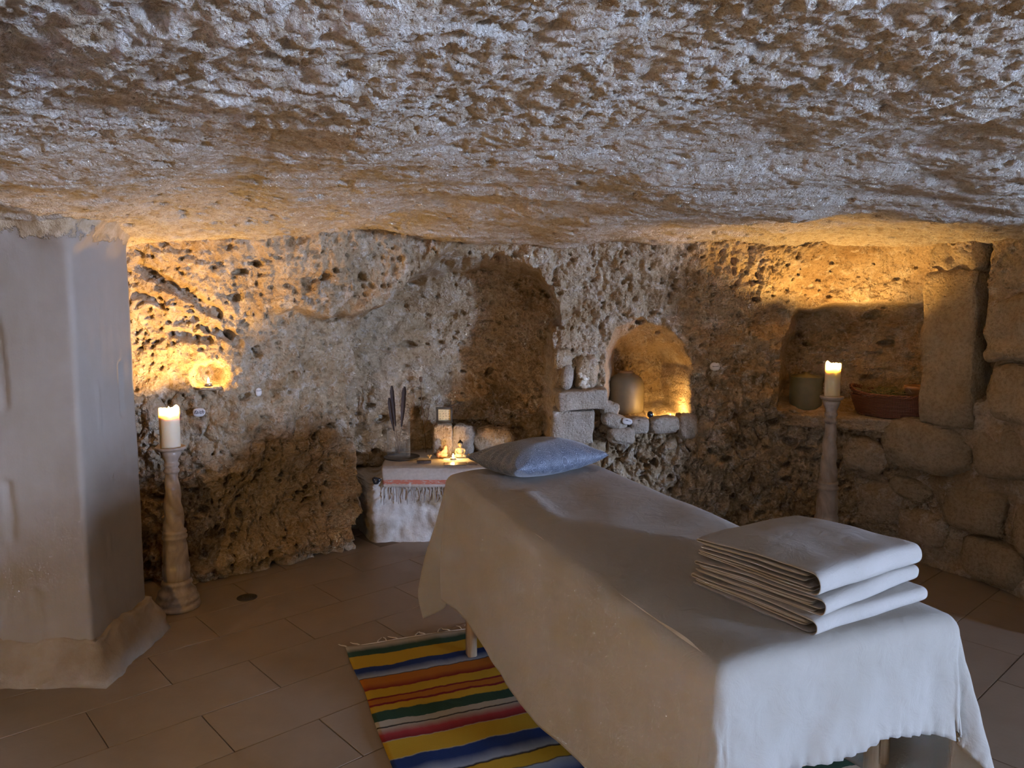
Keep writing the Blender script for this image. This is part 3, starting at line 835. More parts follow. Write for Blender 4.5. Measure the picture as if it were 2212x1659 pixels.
# ------------------------------------------------------------------ massage table
TN = (.39, 1.42); TROT = math.atan2(.363, .932); TLEN, TWID, TTOP = 1.86, .68, .715
table = thing('massage_table', (TN[0], TN[1], 0), 'wooden-legged massage table hidden under the cream sheet', 'massage table', TROT)
put('padded_top', MB().box(TWID / 2, TLEN / 2, TTOP - .035, TWID - .02, TLEN - .02, .06).bevel(.02, 3).mesh('padded_top'), M['vinyl'], table)
fr = MB()
fr.box(.04, TLEN / 2, TTOP - .10, .025, TLEN - .08, .07).box(TWID - .04, TLEN / 2, TTOP - .10, .025, TLEN - .08, .07)
for a in (.05, TLEN / 2, TLEN - .05): fr.box(TWID / 2, a, TTOP - .10, TWID - .1, .025, .07)
put('frame', fr.mesh('frame', False), M['beech'], table)
for b, a in ((.046, .20), (TWID - .034, .20), (.046, 1.644), (TWID - .034, 1.644)):
    lg = MB().box(b, a, .30, .036, .046, .60).bevel(.005, 2)
    o = put('leg', lg.mesh('leg'), M['beech'], table)
    ex = MB().box(b, a + (.030 if a > 1 else -.030), .42, .028, .018, .30).bevel(.008, 2)
    put('leg_extension', ex.mesh('leg_extension'), M['beech'], o)
    kn = MB().tube([(b - .03, a, .36), (b + .03, a, .36)], .009, 10)
    put('clamp_knob', kn.mesh('clamp_knob'), M['darkmetal'], o)
for a0, a1 in ((.22, .62), (1.62, 1.22)):
    for b in (.07, TWID - .06):
        put('brace', MB().tube([(b, a0, .30), (b, a1, TTOP - .12)], .011, 8).mesh('brace'), M['beech'], table)
put('cross_bar', MB().box(TWID / 2, .20, .33, TWID - .12, .02, .045).bevel(.004, 1).mesh('cross_bar'), M['beech'], table)
put('cross_bar', MB().box(TWID / 2, 1.644, .33, TWID - .12, .02, .045).bevel(.004, 1).mesh('cross_bar'), M['beech'], table)

# ------------------------------------------------------------------ sheet
def edge(t_, r):
    ang_ = np.clip(t_ / r, 0, math.pi / 2)
    return r * np.sin(ang_), r * (1 - np.cos(ang_)) + np.clip(t_ - r * math.pi / 2, 0, None)
def sheet():
    Z0 = TTOP + .008
    RL, DL, DR, DN, DF = .035, .50, .52, .235, .30
    st = .0095
    b = np.arange(-DL, TWID + DR + st, st); a = np.arange(-DN, TLEN + DF + st, st)
    A, B = np.meshgrid(a, b, indexing='ij')
    # overhang past each rounded edge
    tl = np.clip(RL - B, 0, None); tr = np.clip(B - (TWID - RL), 0, None)
    tn = np.clip(RL - A, 0, None); tf = np.clip(A - (TLEN - RL), 0, None)
    tb = tl + tr; ta = tn + tf
    sb = np.where(tl > 0, -1.0, 1.0); sa = np.where(tn > 0, -1.0, 1.0)
    r_ = np.hypot(ta, tb); th = np.arctan2(tb, ta)
    out, down = edge(r_, RL)
    both = (ta > 0) & (tb > 0)
    ct, st_ = np.cos(th), np.sin(th)
    flare = np.where(both, np.sin(2 * th) ** 2, 0) * np.where((tn > 0) & (tl > 0), .12, 1.0)
    hang = np.clip(down - RL, 0, None)
    out_c = out + flare * hang * .16 + np.where(both & ~((tn > 0) & (tl > 0)), np.sin(th * 8 + 1.0) * np.sin(2 * th) * hang * .10, 0)
    # soft folds of the hanging sides
    wl = np.where(tl > RL, hang, 0); we = np.where(tn > RL, hang, 0); wf_ = np.where(tf > RL, hang, 0); wr = np.where(tr > RL, hang, 0)
    fold = wl * (.030 * np.sin(A * 6.2 + 1.4 + 2 * hang) + .018 * np.sin(A * 15 + 1.2 * perlin2(A * 3, hang * 2, 301)) + .05 * perlin2(A * 4.5, hang * 3 + 5, 302))
    fold = fold + we * (.05 * perlin2(B * 9, hang * 3, 303) + .030 * np.sin(B * 21 + 2 * perlin2(B * 5, hang * 5, 304)))
    fold = fold + wf_ * .05 * np.sin(B * 17) + wr * .05 * np.sin(A * 9)
    fold = np.where(both, fold * .3, fold)
    out_c = out_c + .012 * sstep(0, .3, hang) + fold
    cb = np.clip(B, RL, TWID - RL); ca = np.clip(A, RL, TLEN - RL)
    X_ = cb + sb * out_c * st_; Y_ = ca + sa * out_c * ct
    Zt = Z0 - down
    # padded top: rolls off along both long edges, soft hollows
    top = (ta <= 0) & (tb <= 0)
    rl = np.clip((.17 - np.clip(B, 0, None)) / .17, 0, 1); rr = np.clip((B - (TWID - .10)) / .10, 0, 1)
    dz = -.021 * rl ** 2 - .010 * np.clip(rr, 0, 1) ** 2
    dz = dz + .0045 * perlin2(A * 2.3, B * 3.2, 305) + .0022 * perlin2(A * 6, B * 7, 306)
    # a ridge running diagonally in front of the pillow
    rd = sdf_caps(A, B, (1.38, .18), (1.03, .13)) 
    dz = dz + .007 * np.exp(-(rd / .035) ** 2)
    dz = dz - .006 * np.exp(-(((A - 1.2) / .18) ** 2 + ((B - .30) / .12) ** 2))
    Zt = Zt + dz * (1 - sstep(.0, .10, r_ - .06) * .0)
    # hem line differs along the near end
    lift = np.interp(B, [0, .35, .43, .60, .70], [.0, .0, .016, -.01, -.04])
    Zt = Zt + np.where((tn > 0) & ~both, lift * hang / (DN - RL), 0)
    hem = np.where(tn > 0, np.clip((tn - (DN - .0)) / .035, 0, 1), 0)
    Y_ = Y_ - hem * .004 * np.sin(B * 190)
    # small wrinkles of the near end
    Y_ = Y_ - np.where(tn > 0, .0035 * fbm2(B * 14, A * 10, 3, 307) * np.clip(hang / .05, 0, 1), 0)
    # the left side tucks in at the near corner
    tuck = np.where((tl > RL) & ~both, (1 - sstep(.03, .22, A)) * hang, 0)
    X_ = X_ + tuck * .02
    # hem waviness of the left side
    Zt = Zt + np.where(tl > 0, .012 * np.sin(A * 5 + .5) * hang, 0)
    V_ = np.stack([X_, Y_, Zt], -1).reshape(-1, 3)
    okf = None
    me = mesh_np('table_sheet', V_, grid_faces(len(a), len(b), okf, flip=True))
    o = put('table_sheet', me, M['sheet'], None, (TN[0], TN[1], 0), (0, 0, TROT))
    m = o.modifiers.new('solid', 'SOLIDIFY'); m.thickness = .003; m.offset = -1
    return tag(o, 'cream cotton sheet draped over the massage table to below its edges', 'sheet')
sheet()

# ------------------------------------------------------------------ folded cloth stack
def folded(name, cx, cy, z, w, d, H, inner, rot, seed, label):
    """one outer fold wrapped round inner layers; the fold faces the near end"""
    rn = random.Random(seed)
    th_ = .0042
    ribbons = []
    out_ = []
    yn, yf = -d / 2 + H * .35, d / 2
    for q in range(15): out_.append((yf - rn.uniform(0, .004) + (yn - yf) * q / 14, th_ / 2))
    for q in range(1, 12):
        an = -math.pi / 2 - math.pi * q / 12
        c_, s_ = math.cos(an), math.sin(an)
        out_.append((yn - abs(c_) ** .8 * H * .42, H / 2 + (H / 2 - th_ / 2) * math.copysign(abs(s_) ** .85, s_)))
    for q in range(15): out_.append((yn + (yf - .006 - yn) * q / 14, H - th_ / 2))
    # the cloth doubles back underneath the top layer
    for q in range(1, 6):
        an = math.pi / 2 - math.pi * q / 6
        out_.append((yf - .006 + math.cos(an) * .005, H - th_ / 2 - .0052 + .0052 * math.sin(an)))
    for q in range(13): out_.append((yf - .008 + (yn + .02 - yf) * q / 12, H - th_ / 2 - .0106))
    ribbons.append(out_)
    zs_ = np.linspace(th_ * 1.5, H - th_ / 2 - .0106 - th_ * 1.05, inner)
    for k, zv in enumerate(zs_):
        y0 = yn - H * .10 + rn.uniform(0, .02); y1 = yf - rn.uniform(0, .016)
        ribbons.append([(y0 + (y1 - y0) * q / 14, zv) for q in range(15)])
    xsn = 26
    xv = np.linspace(-w / 2, w / 2, xsn)
    Vs, Fs, off = [], [], 0
    for ri, rb in enumerate(ribbons):
        p = np.array(rb); n = len(p)
        x0 = rn.uniform(-.006, .006) if ri else 0
        PX, _ = np.meshgrid(xv, np.arange(n))
        py = p[:, 0][:, None] + 0 * PX; pz = p[:, 1][:, None] + 0 * PX
        py = py + .007 * perlin2(PX * 5 + seed, PX * 0 + ri * .7, seed) 
        k = 1 - .22 * sstep(-.02, .20, py) - .10 * sstep(.08, .22, np.abs(PX)) + .10 * perlin2(PX * 5, py * 5, seed + 3)
        pz = pz * k + .0012 * perlin2(PX * 18, py * 18, seed + 8 + ri)
        px_ = PX * (1 - .010 * (ri > 0)) + x0 + .004 * perlin2(py * 9, pz * 60, seed + 5)
        Vs.append(np.stack([px_, py, pz], -1).reshape(-1, 3)); Fs.append(grid_faces(n, xsn) + off); off += n * xsn
    me = mesh_np(name, np.concatenate(Vs), np.concatenate(Fs))
    o = put(name, me, M['towel'])
    wx = TN[0] + cx * math.cos(TROT) - cy * math.sin(TROT); wy = TN[1] + cx * math.sin(TROT) + cy * math.cos(TROT)
    o.location = (wx, wy, z); o.rotation_euler = (0, 0, TROT + rot)
    m = o.modifiers.new('solid', 'SOLIDIFY'); m.thickness = th_ * .92; m.offset = 0
    s = o.modifiers.new('sub', 'SUBSURF'); s.levels = 1; s.render_levels = 1
    return tag(o, label, 'folded sheet', 'folded sheets on the massage table')
ZS = TTOP + .0075
folded('folded_sheet', .440, .245, ZS, .395, .37, .038, 3, .16, 3, 'folded cream cotton sheet at the bottom of the stack')
folded('folded_sheet', .447, .256, ZS + .0365, .39, .355, .040, 3, .25, 5, 'folded cream cotton sheet in the middle of the stack')
folded('folded_sheet', .455, .262, ZS + .0745, .39, .35, .056, 4, .20, 9, 'thick folded cream cotton sheet on top of the stack')

# ------------------------------------------------------------------ pillow
def pillow():
    W, D_, H = .50, .34, .135
    n, m_ = 56, 40
    u = np.linspace(-1, 1, n); v = np.linspace(-1, 1, m_)
    U, V0 = np.meshgrid(u, v)
    def side(sgn):
        prof = (np.clip(1 - np.abs(U) ** 2.6, 0, 1) * np.clip(1 - np.abs(V0) ** 2.6, 0, 1)) ** .55
        k = .10
        X_ = U * W / 2 * (1 - k * (1 - np.abs(U)) * 0 - .07 * (1 - V0 ** 2) * np.abs(U) ** 3)
        Y_ = V0 * D_ / 2 * (1 - .09 * (1 - U ** 2) * np.abs(V0) ** 3)
        lump = 1 + .10 * perlin2(U * 1.6 + 3, V0 * 1.4 + sgn, 311)
        hh = H * (.62 if sgn > 0 else .38)
        Z_ = sgn * hh * prof * lump + .018 * (np.abs(U) * np.abs(V0)) ** 2
        wr = .004 * np.sin(np.arctan2(V0, U) * 22) * sstep(.6, .95, np.maximum(np.abs(U), np.abs(V0))) * (prof > .02)
        return np.stack([X_, Y_, Z_ + wr * sgn], -1).reshape(-1, 3)
    V_ = np.concatenate([side(1), side(-1)], 0)
    F = np.concatenate([grid_faces(m_, n), grid_faces(m_, n, flip=True) + n * m_], 0)
    me = mesh_np('pillow', V_, F)
    bm = bmesh.new(); bm.from_mesh(me); bmesh.ops.remove_doubles(bm, verts=bm.verts, dist=.0008)
    bm.to_mesh(me); bm.free()
    a, b = 1.735, .375
    x = TN[0] + b * math.cos(TROT) - a * math.sin(TROT); y = TN[1] + b * math.sin(TROT) + a * math.cos(TROT)
    o = put('pillow', me, M['paisley'], None, (x, y, TTOP + .053), (0, 0, TROT + math.radians(17)))
    return tag(o, 'small blue grey paisley pillow at the far end of the massage table', 'pillow')
pillow()

# ------------------------------------------------------------------ rug
def rug():
    b = np.arange(-.415, .975, .015); a = np.arange(-.1, 1.9001, .015)
    A, B = np.meshgrid(a, b, indexing='ij')
    z = .006 + .0035 * perlin2(A * 5, B * 3, 321) + .002 * perlin2(A * 13, B * 9, 322)
    bw = B + .010 * perlin2(A * 3, A * 0, 323)
    aw = A + .012 * perlin2(B * 3, B * 0 + 4, 324) * sstep(1.5, 1.9, A)
    root = thing('striped_rug', (TN[0], TN[1], 0), 'brightly striped woven blanket rug under the massage table', 'rug', TROT)
    o = put('woven_cloth', mesh_np('woven_cloth', np.stack([bw, aw, z], -1).reshape(-1, 3), grid_faces(len(a), len(b), flip=True)), M['serape'], root)
    m = o.modifiers.new('solid', 'SOLIDIFY'); m.thickness = .004; m.offset = -1
    rn = random.Random(4)
    for k in range(26):
        x = -.40 + k * .0535 + rn.uniform(-.01, .01); y = 1.895
        dx = rn.uniform(-.03, .03)
        pts = [(x, y, .008), (x + dx * .4, y + .018, .009), (x + dx, y + .036, .006), (x + dx * 1.2 + rn.uniform(-.015, .015), y + .052, .005)]
        put('tassel', MB().tube(pts, [.0026, .0026, .0022, .0014], 6).mesh('tassel'), M['rugfringe'], root)
    hem = MB().tube([(-.41 + .0345 * k, 1.895 + .012 * float(perlin2(np.array([(-.41 + .0345 * k) * 3.]), np.array([4.]), 324)[0]), .008) for k in range(41)], .0038, 6)
    put('end_cord', hem.mesh('end_cord'), M['rugfringe'], root)
rug()

# ------------------------------------------------------------------ candles and stands
def stand(loc, H, prs, label, twist=3.0):
    root = thing('candle_stand', loc, label, 'candle stand', group='turned candle stands')
    f = H / .763
    base = [(0, 0), (.098, 0), (.102, .012), (.098, .024), (.090, .027), (.096, .038), (.093, .052), (.082, .058), (.086, .070), (.082, .082), (.070, .092), (.064, .110), (.070, .118), (.066, .128), (.056, .135), (0, .135)]
    put('base', MB().lathe([(r, z) for r, z in base], 40).mesh('base'), M['stand'], root)
    body = [(0, .13 * f), (.055, .132 * f), (.060, .15 * f), (.061, .20 * f), (.054, .215 * f), (.058, .225 * f), (.052, .30 * f), (.047, .325 * f), (.055, .333 * f), (.056, .343 * f), (.048, .35 * f), (.054, .358 * f), (.05, .37 * f), (0, .372 * f)]
    def flute(th, r, z): return r * (1 + (.045 * math.sin(10 * th) if .15 * f < z < .21 * f or .23 * f < z < .32 * f else 0))
    put('carved_drum', MB().lathe(body, 60, flute).mesh('carved_drum'), M['stand'], root)
    shaft = []
    for k in range(71):
        q = k / 70; shaft.append((.046 * (1 - q) + .027 * q, (.365 + q * .275) * f))
    def tw(th, r, z): return r * (1 + .09 * (1 - 2 * abs(math.sin(1.5 * th + z * twist * 9)) ** 3))
    put('twisted_shaft', MB().lathe(shaft, 54, tw).mesh('twisted_shaft'), M['stand'], root)
    neck = [(0, .635 * f), (.027, .637 * f), (.034, .645 * f), (.036, .653 * f), (.030, .662 * f), (.027, .668 * f), (.034, .676 * f), (.035, .684 * f), (.029, .690 * f), (.030, .70 * f), (.040, .722 * f), (.046, .738 * f), (.040, .746 * f), (0, .748 * f)]
    put('neck', MB().lathe(neck, 36).mesh('neck'), M['stand'], root)
    pr = prs
    plate = [(0, .742 * f), (.03, .742 * f), (pr - .008, .748 * f), (pr, .756 * f), (pr, .763 * f), (pr - .006, .765 * f), (pr - .012, .758 * f), (0, .757 * f)]
    put('drip_plate', MB().lathe(plate, 40).mesh('drip_plate'), M['stand'], root)
    return root
def candle(loc, r, h, depth, watts, label, seed, ldz):
    root = thing('pillar_candle', loc, label, 'candle', group='lit pillar candles')
    rn = random.Random(seed); ph = rn.uniform(0, 6)
    seg = 48
    prof = [(0, 0), (r * .98, 0), (r, .004), (r, h * .5), (r * 1.0, h - .03), (r * 1.0, h - .008), (r * .985, h), (r * .94, h + .0015), (r * .90, h - .003), (r * .86, h - .012), (r * .80, h - depth * .9), (r * .6, h - depth), (r * .3, h - depth - .001), (0, h - depth - .001)]
    m = MB()
    m.lathe(prof, seg)
    me = m.mesh('wax_body')
    for v in me.vertices:
        th = math.atan2(v.co.y, v.co.x)
        if v.co.z > h - depth * .8:
            v.co.z += .006 * math.sin(2 * th + ph) + .004 * math.sin(3 * th + ph * 2) + .0025 * math.sin(7 * th)
            k = 1 + .02 * math.sin(5 * th + ph); v.co.x *= k; v.co.y *= k
    put('wax_body', me, M['wax'], root)
    put('wick', MB().tube([(0, 0, h - depth - .004), (.001, 0, h - depth + .007), (.003, .001, h - depth + .012)], .0014, 6).mesh('wick'), M['wick'], root)
    fz = h - depth + .008
    fl = [(0.0005, fz), (.0035, fz + .003), (.0052, fz + .008), (.0045, fz + .015), (.0025, fz + .023), (.0004, fz + .030)]
    put('flame', MB().lathe(fl, 14).mesh('flame'), M['flame'], root)
    li = bpy.data.lights.new('candle_light', 'POINT'); li.energy = watts; li.color = FLAME; li.shadow_soft_size = .008
    lo = bpy.data.objects.new('candle_light', li); COL.objects.link(lo); lo.parent = root; lo.location = (0, 0, h - ldz)
    return root
stand((-1.572, 3.49, 0), .763, .068, 'brown turned candle stand beside the white pillar')
candle((-1.572, 3.49, .7585), .044, .183, .030, CANDLE_W * 1.5, 'lit cream pillar candle on the stand by the white pillar', 2, .013)
stand((1.747, 4.17, 0), .915, .062, 'tall brown turned candle stand in front of the basket niche')
candle((1.747, 4.17, .909), .040, .185, .034, CANDLE_W, 'lit cream pillar candle on the stand before the basket niche', 5, .026)

def tealight(loc, label, watts, parent_name='tea_light', col=FLAME, size=.006):
    root = thing(parent_name, loc, label, 'candle', group='tea lights')
    put('tin_cup', MB().lathe([(0, 0), (.018, 0), (.019, .014), (.0182, .014), (.0175, .003), (0, .003)], 24).mesh('tin_cup'), M['tin'], root)
    put('wax', MB().lathe([(0, .003), (.0174, .003), (.0174, .010), (0, .0095)], 24).mesh('wax'), M['wax'], root)
    put('wick', MB().tube([(0, 0, .009), (0, 0, .016)], .0009, 6).mesh('wick'), M['wick'], root)
    put('flame', MB().lathe([(.0004, .014), (.0036, .018), (.0048, .023), (.0036, .031), (.0003, .042)], 12).mesh('flame'), M['flame'], root)
    li = bpy.data.lights.new('tea_light_glow', 'POINT'); li.energy = watts; li.color = col; li.shadow_soft_size = size
    lo = bpy.data.objects.new('tea_light_glow', li); COL.objects.link(lo); lo.parent = root; lo.location = (0, 0, .052)
    return root
hp = wall_point(1.995, 1.0, 0)
hx, hy = WALL.at(2.005); ha, hb = WALL.normal(2.005)
tealight((float(hx + ha * .02), float(hy + hb * .02), 1.005), 'small tea light burning in the hollow of the left wall', TEA_W)
free_stone('hollow_floor', (float(hx + ha * .05), float(hy + hb * .05), .993), (.13, .14, .026), 44, 'rock', 3, .1, (0, 0, .6))
tealight((-.362, 4.655, .461), 'tea light burning in front of the seated figurine', TEA_W * 1.1)
tealight((.965, 4.64, .708), 'tea light hidden behind the niche sill right of the jar', TEA_W * 2.2)

# ------------------------------------------------------------------ things in the alcove
LZ = .456
def runner():
    xs_ = np.arange(-.77, -.10, .01)
    prof = [(4.66, LZ + .004), (4.56, LZ + .003), (4.50, LZ + .001), (4.462, LZ - .006), (4.446, LZ - .028), (4.440, LZ - .06), (4.436, .345)]
    T = np.linspace(0, 6, 30); py = np.interp(T, range(7), [p[0] for p in prof]); pz = np.interp(T, range(7), [p[1] for p in prof])
    A, B = np.meshgrid(xs_, T)
    Y_ = py[:, None] + .006 * perlin2(A * 9, B * .6, 331) * (B > 3) - .004; Z_ = pz[:, None] + .002 * perlin2(A * 12, B * 2, 332)
    X_ = A + .012 * (B - 3) / 3 * (A < -.6)
    root = thing('altar_runner', (0, 0, 0), 'beige woven runner with a red band and fringe over the alcove ledge', 'runner')
    o = put('woven_cloth', mesh_np('woven_cloth', np.stack([X_, Y_, Z_], -1).reshape(-1, 3), grid_faces(len(T), len(xs_))), M['runner'], root)
    m = o.modifiers.new('solid', 'SOLIDIFY'); m.thickness = .003
    rn = random.Random(8)
    for k in range(30):
        x = -.745 + k * .022 + rn.uniform(-.004, .004)
        l = rn.uniform(.075, .11); dx = rn.uniform(-.012, .012)
        put('tassel', MB().tube([(x, 4.431, .348), (x + dx * .3, 4.428, .348 - l * .3), (x + dx, 4.428, .348 - l * .7), (x + dx * .7, 4.427, .348 - l)], [.0026, .0032, .003, .0022], 6).mesh('tassel'), M['fringe'], root)
runner()
hm = MB().sphere(-.006, 0, .008, .017, .013, .016, 2).sphere(.010, 0, .006, .016, .013, .014, 2).sphere(-.001, 0, -.006, .017, .013, .014, 2)
o = put('black_stone', hm.mesh('black_stone'), M['bluestone'], None, (-.795, 4.415, .385)); mod_remesh(o, .004, 3); o.scale = (1.1, 1, 1.1)
tag(o, 'black heart-shaped stone on the sloping left end of the ledge', 'stone')

# glass vase with feathers on a metal tray
vx, vy = -.705, 4.72
tr_ = put('round_tray', MB().lathe([(0, 0), (.105, 0), (.112, .006), (.112, .010), (.107, .010), (.103, .004), (0, .004)], 40).mesh('round_tray'), M['darkmetal'], None, (vx + .02, vy - .01, LZ + .006))
tag(tr_, 'dark round metal tray under the glass vase', 'tray')
vs = put('glass_vase', MB().lathe([(0, 0), (.070, 0), (.072, .006), (.072, .226), (.0685, .226), (.0685, .010), (0, .010)], 40).mesh('glass_vase'), M['glass'], None, (vx, vy, LZ + .0105))
tag(vs, 'clear cylindrical glass vase holding dark feathers', 'vase')
vi = put('glass_tumbler', MB().lathe([(0, 0), (.030, 0), (.032, .004), (.034, .085), (.0325, .085), (.030, .006), (0, .006)], 28).mesh('glass_tumbler'), M['glass'], None, (vx + .012, vy - .012, LZ + .0215))
tag(vi, 'small clear glass standing inside the glass vase', 'glass')
def feather(name, p0, p1, width, bend, label):
    p0 = Vector(p0); p1 = Vector(p1); n = 22
    d = (p1 - p0); side = Vector((d.z, 0, -d.x)).normalized(); fw = Vector((0, -1, 0))
    root = thing(name, p0, label, 'feather', group='feathers in the vase')
    vs_ = []; pts = []
    for k in range(n + 1):
        q = k / n
        c = d * q + side * bend * math.sin(q * math.pi * .9)
        pts.append(c)
        if q >= .40:
            w = width * min(1, (q - .38) / .30) ** .7 * (1 if q < .94 else max(.35, (1.03 - q) / .09)) * (1 + .12 * math.sin(q * 70))
            vs_.append((c - side * w + fw * .006, c, c + side * w * .7 + fw * .006))
    bm = bmesh.new()
    rows_ = [[bm.verts.new(p) for p in r] for r in vs_]
    for a, b in zip(rows_[:-1], rows_[1:]):
        for k in range(2): bm.faces.new((a[k], a[k + 1], b[k + 1], b[k]))
    me = bpy.data.meshes.new('vane'); bm.to_mesh(me); bm.free()
    o = put('vane', me, M['feather'], root); s = o.modifiers.new('solid', 'SOLIDIFY'); s.thickness = .0015
    put('quill', MB().tube(pts, [.0018 * (1 - .7 * k / n) for k in range(n + 1)], 6).mesh('quill'), M['twig'], root)
feather('feather', (vx + .005, vy, LZ + .03), (vx - .037, vy + .02, .912), .014, -.006, 'dark feather leaning left in the glass vase')
feather('feather', (vx - .005, vy, LZ + .03), (vx + .040, vy + .01, .906), .016, .006, 'broad dark feather leaning right in the glass vase')
feather('feather', (vx, vy + .01, LZ + .03), (vx - .050, vy - .01, .84), .013, -.006, 'short dark feather low on the left of the glass vase')

# slabs standing against the alcove wall, carrying the framed picture
sl1 = tag(put('standing_slab', stone_mesh('standing_slab', .125, .10, .205, 51, 6, .09), M['rock'], None, (-.445, 4.875, LZ + .098), (.05, 0, .1)), 'pale upright stone slab carrying the small framed picture', 'stone')
sl2 = tag(put('standing_slab', stone_mesh('standing_slab', .14, .09, .19, 52, 5, .10), M['greystone'], None, (-.315, 4.90, LZ + .092), (.05, .08, -.15)), 'grey upright stone slab right of the seated figurine', 'stone')
sl3 = tag(put('standing_slab', stone_mesh('standing_slab', .26, .10, .17, 53, 4, .12), M['rock'], None, (-.115, 4.93, LZ + .082), (.05, .05, -.1)), 'low broad stone at the right of the alcove ledge', 'stone')
pf = thing('framed_picture', (-.430, 4.845, .664), 'small black framed yellow picture on the upright slab', 'picture frame', math.radians(-6))
fw_, fh = .104, .098
fr = MB()
fr.box(-fw_ / 2 + .006, 0, fh / 2, .013, .014, fh).box(fw_ / 2 - .006, 0, fh / 2, .013, .014, fh).box(0, 0, .0065, fw_, .014, .013).box(0, 0, fh - .0065, fw_, .014, .013)
put('frame', fr.bevel(.001, 1).mesh('frame', False), M['black'], pf)
put('print', MB().box(0, .003, fh / 2, fw_ - .02, .004, fh - .02).mesh('print', False), M['picture'], pf)
put('back_strut', MB().box(0, .02, fh * .4, .03, .004, fh * .75, Matrix.Rotation(.35, 3, 'X')).mesh('back_strut', False), M['black'], pf)
# dried stem leaning on the wall
tw = thing('dried_stem', (-.555, 4.90, LZ + .002), 'thin dried poppy stem leaning on the alcove wall', 'stem')
put('stalk', MB().tube([(0, 0, 0), (-.01, .01, .15), (-.028, .03, .30), (-.034, .045, .46)], .0022, 6).mesh('stalk'), M['twig'], tw)
put('seed_head', MB().lathe([(0, .452), (.006, .456), (.011, .468), (.010, .480), (.012, .486), (.004, .490), (0, .488)], 14).mesh('seed_head'), M['twig'], tw).location = (-.034, .046, 0)
put('side_twig', MB().tube([(-.012, .012, .16), (.012, .02, .23), (.02, .03, .30)], .0016, 6).mesh('side_twig'), M['twig'], tw)

# seated figurine
fg = thing('seated_figurine', (-.322, 4.725, LZ + .005), 'small dark seated meditating figurine behind the tea light', 'figurine')
b = MB()
b.sphere(0, 0, .012, .040, .028, .014).sphere(-.030, -.012, .013, .016, .016, .011).sphere(.030, -.012, .013, .016, .016, .011)
b.sphere(0, .004, .040, .021, .016, .026).sphere(0, .004, .056, .026, .015, .012)
for s in (-1, 1):
    b.tube([(s * .024, .004, .056), (s * .031, 0, .038), (s * .022, -.016, .024), (0, -.022, .022)], [.008, .0075, .0065, .006], 10)
b.tube([(0, .003, .060), (0, .002, .074)], .0075, 10)
o = put('body', b.mesh('body'), M['resin'], fg); mod_remesh(o, .0022, 3)
b = MB().sphere(0, 0, .086, .0145, .0145, .0175).sphere(0, -.0145, .084, .0028, .003, .005).sphere(-.0145, .001, .083, .003, .004, .007).sphere(.0145, .001, .083, .003, .004, .007)
o = put('head', b.mesh('head'), M['resin'], fg); mod_remesh(o, .0014, 1)
b = MB().sphere(0, .002, .094, .0155, .0155, .012).sphere(0, .002, .106, .007, .007, .007)
o = put('hair', b.mesh('hair'), M['black'], fg); mod_remesh(o, .0016, 1)
# kneeling clay figurine
fg = thing('clay_figurine', (-.435, 4.735, LZ + .005), 'reddish crouching clay figurine left of the tea light', 'figurine')
b = MB().sphere(0, 0, .014, .034, .026, .016).sphere(-.022, -.006, .022, .018, .018, .024).sphere(.010, .002, .038, .022, .018, .024, rot=Matrix.Rotation(.5, 3, 'Y')).sphere(.018, 0, .064, .013, .013, .015).tube([(.012, -.01, .05), (-.006, -.02, .036), (-.02, -.018, .036)], .007, 8)
o = put('body', b.mesh('body'), M['clay'], fg); mod_remesh(o, .0022, 3)

def flower(loc, label):
    root = thing('gilt_flower', loc, label, 'ornament', group='gilt flowers on the ledge')
    for k in range(6):
        a = k * math.pi / 3
        R3 = Matrix.Rotation(a, 3, 'Z') @ Matrix.Rotation(-.75, 3, 'Y')
        c = R3 @ Vector((.013, 0, 0))
        put('petal', MB().sphere(c.x, c.y, c.z + .006, .012, .0055, .002, 2, R3).mesh('petal'), M['gold'], root)
    put('heart', MB().sphere(0, 0, .006, .0055, sub=2).mesh('heart'), M['gold'], root)
flower((-.512, 4.69, LZ + .007), 'small gilt flower left of the clay figurine')
flower((-.262, 4.735, LZ + .005), 'small gilt flower right of the seated figurine')
cd_ = tag(put('white_card', MB().box(0, 0, 0, .19, .10, .003).mesh('white_card', False), M['paper'], None, (-.325, 4.65, LZ + .0045), (0, 0, .06)), 'white card lying under the tea light on the ledge', 'card')
for k, (x, y, r) in enumerate([(-.375, 4.53, .12), (-.305, 4.535, .02), (-.235, 4.545, -.08)]):
    tag(put('photo_card', MB().box(0, 0, 0, .062, .075, .003).mesh('photo_card', False), M['photo'], None, (x, y, LZ + .0065), (0, 0, r)),
        ['dark photo card on the ledge runner, left of three', 'dark photo card on the ledge runner, middle of three', 'dark photo card on the ledge runner, right of three'][k], 'card', 'photo cards on the ledge')
wb = thing('wooden_box', (-.53, 4.56, LZ + .006), 'tiny dark wooden incense box on the ledge', 'box', .15)
put('box_body', MB().box(0, 0, .005, .085, .03, .010).bevel(.0015, 1).mesh('box_body', False), M['photo'], wb)
put('box_lid', MB().box(0, 0, .0125, .088, .033, .005).bevel(.0015, 1).mesh('box_lid', False), M['photo'], wb)

